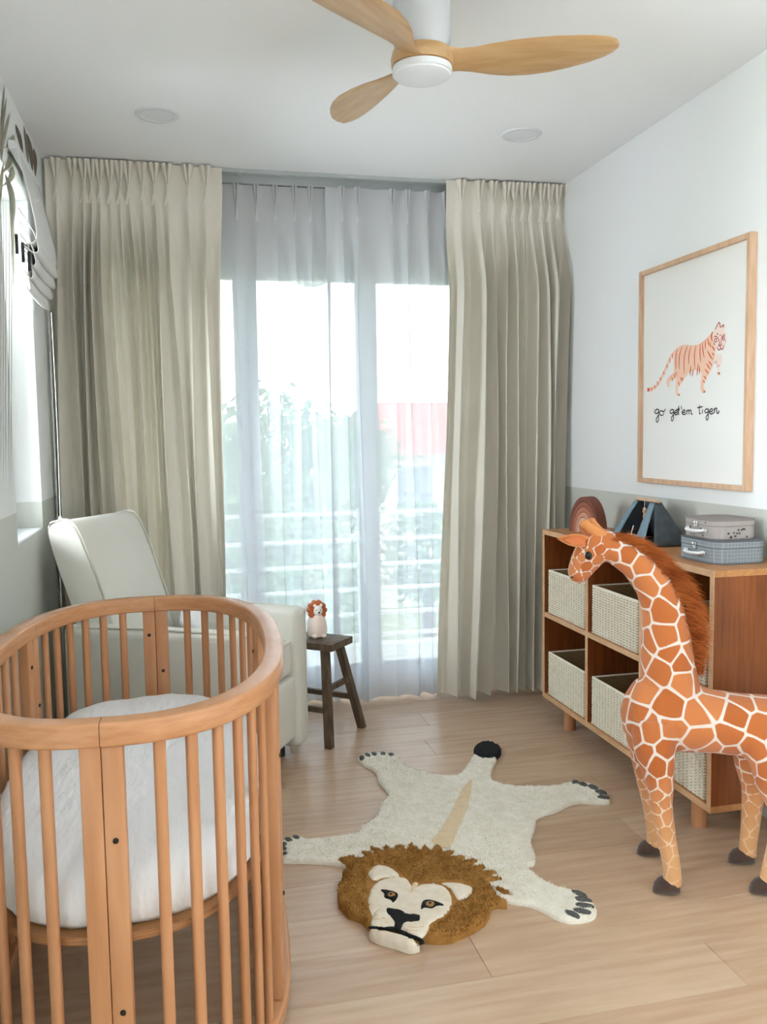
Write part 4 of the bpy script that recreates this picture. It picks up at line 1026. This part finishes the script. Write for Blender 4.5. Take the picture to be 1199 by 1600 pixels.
    part('ear', [(722, 270), (800, 267), (870, 280), (912, 300), (905, 336), (850, 372), (818, 370), (790, 322), (758, 292)], .022, .011, pale)
    part('brow_wedge', [(520, 342), (530, 300), (548, 268), (575, 275), (556, 310), (535, 345)], .026, .0065, tanw, .006, .006, .001)
    part('muzzle_pad', [(284, 500), (310, 445), (370, 418), (402, 465), (432, 512), (415, 540), (340, 541), (285, 530)], .026, .010, pale)
    part('muzzle_pad', [(465, 540), (490, 514), (560, 508), (628, 502), (642, 540), (612, 592), (575, 606), (510, 580)], .026, .010, pale)
    part('nose', [(382, 425), (420, 430), (470, 440), (500, 460), (550, 464), (583, 470), (576, 500), (520, 511), (482, 522), (460, 556), (425, 552), (430, 510), (400, 478), (378, 450)], .030, .009, dark)
    part('mouth_line', [(272, 540), (350, 543), (420, 546), (470, 562), (530, 590), (590, 614), (612, 640), (582, 648), (575, 625), (510, 600), (440, 570), (350, 553), (275, 550)], .026, .008, dark, .006, .006, .001)
    part('chin', [(272, 552), (350, 560), (430, 578), (520, 606), (580, 634), (574, 640), (520, 650), (440, 626), (350, 600), (290, 578), (268, 562)], .001, .033, pale, .009, .012, .003)
    part('eye_outline', [(342, 314), (400, 320), (446, 340), (438, 372), (416, 392), (405, 376), (365, 362), (362, 335)], .030, .0055, dark, .006, .006, .001)
    part('eye_outline', [(592, 432), (604, 388), (640, 376), (690, 388), (734, 410), (690, 412), (660, 428), (615, 424)], .030, .0055, dark, .006, .006, .001)
    def ell(x, y, a, b): return [(x+a*math.cos(t), y+b*math.sin(t)) for t in [2*PI*k/10 for k in range(10)]]
    part('iris', ell(406, 347, 26, 17), .032, .0055, iris, .005, .005, .0006); part('iris', ell(648, 402, 30, 17), .032, .0055, iris, .005, .005, .0006)
    part('pupil', ell(403, 344, 10, 9), .034, .0050, dark, .004, .004, .0004); part('pupil', ell(648, 399, 10, 9), .034, .0050, dark, .004, .004, .0004)
    for l in ([(305, 470), (345, 485), (385, 510)], [(300, 495), (340, 505), (380, 522)], [(505, 545), (555, 552), (610, 545)], [(500, 560), (545, 572), (595, 570)]):
        q = crom([(a, b, 0) for a, b in l], 4); up = [(p.x, p.y-5) for p in q]; dn = [(p.x, p.y+5) for p in q][::-1]
        part('whisker_groove', up+dn, .033, .0045, tanw, .005, .004, .0006, False)
lion_rug()

# ------------------------------------------------------------------ plush giraffe
def giraffe_mat():
    m = bpy.data.materials.new('giraffe_plush'); m.use_nodes = True; nt = m.node_tree; b = nt.nodes['Principled BSDF']
    b.inputs['Roughness'].default_value = .95; b.inputs['Specular IOR Level'].default_value = .1; b.inputs['Sheen Weight'].default_value = .25
    N = nt.nodes.new; L = nt.links.new
    tc = N('ShaderNodeTexCoord'); nz = N('ShaderNodeTexNoise'); nz.inputs['Scale'].default_value = 9; L(tc.outputs['Object'], nz.inputs['Vector'])
    sp = N('ShaderNodeSeparateXYZ'); L(tc.outputs['Object'], sp.inputs[0])
    va = N('ShaderNodeVectorMath'); va.operation = 'SCALE'; va.inputs['Scale'].default_value = .03; L(nz.outputs['Color'], va.inputs[0])
    ad = N('ShaderNodeVectorMath'); L(tc.outputs['Object'], ad.inputs[0]); L(va.outputs[0], ad.inputs[1])
    at = N('ShaderNodeAttribute'); at.attribute_name = 'cell_edge'; tn = N('ShaderNodeAttribute'); tn.attribute_name = 'cell_tone'
    def rng(src, a, b_):
        r = N('ShaderNodeMapRange'); r.inputs['From Min'].default_value = a; r.inputs['From Max'].default_value = b_; L(src, r.inputs['Value']); return r.outputs[0]
    p2 = rng(at.outputs['Fac'], .105, .155)
    def col(c): 
        n = N('ShaderNodeRGB'); n.outputs[0].default_value = (*lin(c), 1); return n.outputs[0]
    def mixc(f, a, c):
        x = N('ShaderNodeMix'); x.data_type = 'RGBA'; L(f, x.inputs['Factor']); L(a, x.inputs['A']); L(c, x.inputs['B']); return x.outputs['Result']
    n2 = N('ShaderNodeTexNoise'); n2.inputs['Scale'].default_value = 6; L(tc.outputs['Object'], n2.inputs['Vector'])
    patch = mixc(tn.outputs['Fac'], col((180, 98, 48)), col((204, 126, 76)))
    low = rng(sp.outputs['Z'], .36, .12)
    line = mixc(low, col((222, 208, 198)), col((232, 192, 152)))
    patch2 = mixc(low, patch, col((220, 166, 116)))
    c = mixc(p2, line, patch2); L(c, b.inputs['Base Color'])
    n3 = N('ShaderNodeTexNoise'); n3.inputs['Scale'].default_value = 500; L(tc.outputs['Object'], n3.inputs['Vector'])
    bp = N('ShaderNodeBump'); bp.inputs['Strength'].default_value = .4; bp.inputs['Distance'].default_value = .003; L(n3.outputs['Fac'], bp.inputs['Height']); L(bp.outputs['Normal'], b.inputs['Normal'])
    return m
def giraffe():
    G = giraffe_mat(); hoofm = mat('brown_plush_hoof', (84, 66, 58), .95, var=.2, vscale=40, bump=.4, bscale=400, spec=.1, sheen=.3)
    manem = mat('russet_mane', (178, 96, 44), .9, rgb2=(134, 62, 24), vscale=14, spec=.15); earm = mat('ear_lining', (206, 118, 70), .95); horn = mat('plush_tan', (214, 140, 84), .95, bump=.3, bscale=400)
    eyem = mat('glossy_black_eye', (14, 12, 12), .08)
    O = Vector((1.42, 2.344, 0)); Fd = Vector((-.944, .33, 0)); Sd = Vector((-.33, -.944, 0))
    root = thing('plush_giraffe', 'tall standing plush giraffe in front of the bookcase', 'stuffed toy', O)
    def g(px, py, b=0.0):
        p = on_plane(px, py, O+Sd*b, Sd); return p-O
    def L(a, b, z): return Fd*a+Sd*b+Vector((0, 0, z))
    parts = []
    up = Vector((0, 0, 1))
    # trunk
    trunk = [L(.128, 0, .535), L(.105, 0, .53), L(.05, 0, .515), L(-.04, 0, .500), L(-.13, 0, .488), L(-.22, 0, .478), L(-.30, 0, .470), L(-.37, 0, .455), L(-.405, 0, .45)]
    rad = [(.02, .03), (.075, .085), (.108, .115), (.112, .108), (.106, .095), (.104, .093), (.108, .098), (.085, .085), (.02, .03)]
    parts.append(tube_data(trunk, rad, 20, True, up))
    # neck
    npx = [(1052, 1120), (1048, 1075), (1043, 1030), (1041, 990), (1036, 950), (1020, 912), (994, 880), (966, 861), (944, 850)]
    nr = [.090, .088, .080, .072, .062, .055, .049, .045, .043]
    parts.append(tube_data([g(*p) for p in npx], nr, 18, True, Sd))
    # head
    hp = [(964, 850), (946, 848), (928, 858), (915, 876), (906, 892), (902, 901), (898, 909)]
    hr = [.020, .046, .052, .045, .036, .032, .014]
    parts.append(tube_data(crom([g(*p) for p in hp], 3), [interp(hr, i/18) for i in range(19)], 18, True, Sd))
    # legs
    def leg(pts, rr): parts.append(tube_data(crom(pts, 4), [interp(rr, i/(4*(len(pts)-1))) for i in range(4*(len(pts)-1)+1)], 14, True, Fd))
    leg([L(.04, .055, .50), L(.045, .075, .42), L(.035, .092, .34), L(.030, .102, .26), L(.015, .112, .16), L(.000, .118, .07), L(.0, .118, .025)], [.075, .062, .044, .033, .028, .026, .030])
    leg([L(.05, -.055, .50), L(.05, -.075, .42), L(.045, -.095, .34), L(.035, -.105, .26), L(.015, -.115, .16), L(.004, -.118, .07), L(.004, -.118, .025)], [.075, .060, .042, .033, .028, .026, .030])
    leg([L(-.29, .045, .47), L(-.30, .07, .40), L(-.30, .085, .33), L(-.315, .095, .25), L(-.305, .10, .15), L(-.288, .10, .07), L(-.285, .10, .025)], [.085, .078, .056, .036, .030, .027, .030])
    leg([L(-.28, -.045, .47), L(-.285, -.065, .40), L(-.28, -.075, .33), L(-.288, -.08, .25), L(-.285, -.084, .15), L(-.278, -.084, .07), L(-.275, -.084, .025)], [.085, .074, .052, .035, .030, .027, .030])
    vs, fs = merge(parts)
    tmp = mesh('giraffe_tmp', vs, fs); md = tmp.modifiers.new('r', 'REMESH'); md.mode = 'VOXEL'; md.voxel_size = .0052
    sm = tmp.modifiers.new('s', 'SMOOTH'); sm.factor = .6; sm.iterations = 8
    dg = bpy.context.evaluated_depsgraph_get(); me = bpy.data.meshes.new_from_object(tmp.evaluated_get(dg)); me.name = 'body'
    old = tmp.data; bpy.data.objects.remove(tmp); bpy.data.meshes.remove(old)
    me.polygons.foreach_set('use_smooth', [True]*len(me.polygons)); me.materials.clear(); me.materials.append(G)
    # coat pattern: patches grown around seed spots spread evenly over the skin
    from mathutils import kdtree
    nv = len(me.vertices); rs = random.Random(12); CO = [v.co.copy() for v in me.vertices]
    def spacing(p):
        a = p.dot(Fd)
        if a > .175 and p.z > .8: return .026
        if p.z > .62: return .049
        if p.z > .40: return .057
        return .042 if p.z > .30 else .030
    seeds = []
    for k in rs.sample(range(nv), min(nv, 9000)):
        p = CO[k]; d = spacing(p)
        if all((p-q).length_squared > (.5*(d+e))**2 for q, e, t in seeds): seeds.append((p, d, rs.random()))
    kd = kdtree.KDTree(len(seeds))
    for i_, (p, d, t) in enumerate(seeds): kd.insert(p, i_)
    kd.balance(); edge = []; tone = []
    for p in CO:
        w_ = p+Vector(noise.noise_vector(p*14))*.008
        r2 = kd.find_n(w_, 2); d = spacing(p); edge.append((r2[1][2]-r2[0][2])/d); tone.append(seeds[r2[0][1]][2])
    me.attributes.new('cell_edge', 'FLOAT', 'POINT').data.foreach_set('value', edge); me.attributes.new('cell_tone', 'FLOAT', 'POINT').data.foreach_set('value', tone)
    body = link('body', me, None, root)
    # hooves
    for a, b, tw in ((.0, .118, 0), (.004, -.118, 0), (-.283, .10, 0), (-.273, -.084, 0)):
        prof = [(-.036, .010, .018), (-.030, .024, .034), (-.012, .033, .046), (.012, .034, .048), (.034, .030, .040), (.048, .020, .028), (.055, .006, .012)]
        V = []; n = 14
        for x, wy, hz in prof:
            for k in range(n):
                t = 2*PI*k/n; z = hz*.5+hz*.5*math.sin(t); V.append(L(a+x*.85+.008, b+wy*math.cos(t), max(0.0, z)+.0005))
        Fq = [(i*n+k, i*n+(k+1) % n, (i+1)*n+(k+1) % n, (i+1)*n+k) for i in range(len(prof)-1) for k in range(n)]+[tuple(range(n)), tuple((len(prof)-1)*n+k for k in range(n))]
        bm = bmesh.new(); bv = [bm.verts.new(v) for v in V]
        for f in Fq: bm.faces.new([bv[i] for i in f])
        bm_obj('hoof', bm, hoofm, root, True)
    # eyes, nostrils, mouth, ears, horns
    for s in (1, -1):
        e = g(917, 865, 0)+Sd*s*.046; ball('eye', e, (.011, .009, .013), eyem, root, Matrix.Rotation(math.atan2(Sd.y*s, Sd.x*s)+PI/2, 3, 'Z'), 16)
        ball('nostril', g(901, 900, 0)+Sd*s*.024+Fd*.016, (.004, .003, .003), BLACK, root, None, 10)
    mq = [g(901, 909, 0)+Sd*t*.022+Vector((0, 0, -.004))+Fd*(.004-.010*t*t) for t in (-1, -.5, 0, .5, 1)]
    def petal(nm, base, tipp, wdt, m, nrm, lin_m=None, cup=.012):
        base, tipp = Vector(base), Vector(tipp); d = tipp-base; s = d.cross(Vector(nrm)).normalized(); nn = s.cross(d).normalized(); V = []; Fq = []; n = 10; kx = 8
        for side in (0, 1):
            for i in range(n+1):
                t = i/n; ww = wdt*math.sin(PI*min(.97, .16+.84*t))**.7 if t < 1 else wdt*.1
                for k in range(kx+1):
                    q = -1+2*k/kx; th = .006*(1-q*q)**.5
                    V.append(base+d*t+s*q*ww+nn*(-cup*(1-q*q)+(th if side else -th)))
        o2 = (n+1)*(kx+1)
        for sd in (0, 1):
            for i in range(n):
                for k in range(kx):
                    a = sd*o2+i*(kx+1)+k; Fq.append((a, a+1, a+kx+2, a+kx+1))
        o = mesh(nm, V, Fq, m, root, True)
        li = [(v if j >= 0 else v) for j, v in enumerate(V[o2:])]
        if lin_m:
            c = sum(li, Vector())/len(li)
            W_ = [c+(v-c)*.72+nn*.0035 for v in li]; mesh('ear_lining', W_, [(i*(kx+1)+k, i*(kx+1)+k+1, (i+1)*(kx+1)+k+1, (i+1)*(kx+1)+k) for i in range(n) for k in range(kx)], lin_m, o, True)
        return o
    toc = (EYE-(O+L(.3, 0, 1.0))).normalized()
    petal('ear', g(922, 846, .03), g(874, 842, .085), .020, horn, toc, earm); petal('ear', g(936, 836, -.03), g(905, 820, -.085), .020, horn, toc, earm)
    for s in (1, -1):
        b0 = g(941, 838, 0)+Sd*s*.018; t0 = g(908 if s > 0 else 922, 814 if s > 0 else 812, 0)+Sd*s*.022
        tube('horn', crom([b0, b0.lerp(t0, .5), b0.lerp(t0, .85), t0], 4), [interp([.020, .016, .014, .015, .005], i/12) for i in range(13)], horn, root, 12)
    # mane: many fine strands along the back of the neck
    ridge = crom([g(*p) for p in ((950, 836), (985, 846), (1015, 868), (1042, 900), (1060, 935), (1072, 970), (1078, 1005), (1084, 1040))], 8)
    vs = []; fs = []; rr = random.Random(2); nR = len(ridge)
    ctrs = crom([g(*p) for p in ((944, 850), (966, 861), (994, 880), (1020, 912), (1036, 950), (1041, 990), (1043, 1030), (1046, 1055))], 8)
    for k in range(7500):
        t = rr.random()*(nR-1.01); i = int(t); f = t-i; p = ridge[i].lerp(ridge[i+1], f); c = ctrs[i].lerp(ctrs[i+1], f)
        out = (p-c).normalized(); tang = (ridge[i+1]-ridge[i]).normalized()
        base = p-out*.010+Sd*rr.gauss(0, .013); q = t/(nR-1); ln = (.028+.048*math.sin(PI*min(1, q*.98))**.8)*rr.uniform(.5, 1.45)
        d = (out*(.78+rr.gauss(0, .12))+tang*(.75+rr.gauss(0, .2))+Sd*rr.gauss(0, .22)).normalized()
        d2 = (d+tang*.35+Vector((0, 0, -.25))).normalized(); s = d.cross(Sd).normalized()*.0009+Sd*.0006; m1 = base+d*ln*.55; tp = m1+d2*ln*.55
        o = len(vs); vs += [base-s, base+s, m1+s*.8, m1-s*.8, tp]; fs += [(o, o+1, o+2, o+3), (o+3, o+2, o+4)]
    mn = mesh('mane', vs, fs, manem, root); mn['kind'] = 'stuff'
    # thin tail with tuft behind the rump
    tl = crom([L(-.395, 0, .50), L(-.425, 0, .46), L(-.435, 0, .38), L(-.43, 0, .30)], 6); tube('tail', tl, [.014]*8+[.010]*11, horn, root, 10)
    tube('tail_tuft', [L(-.43, 0, .31), L(-.43, 0, .27), L(-.432, 0, .22), L(-.432, 0, .19)], [.010, .018, .014, .003], manem, root, 10)
giraffe()
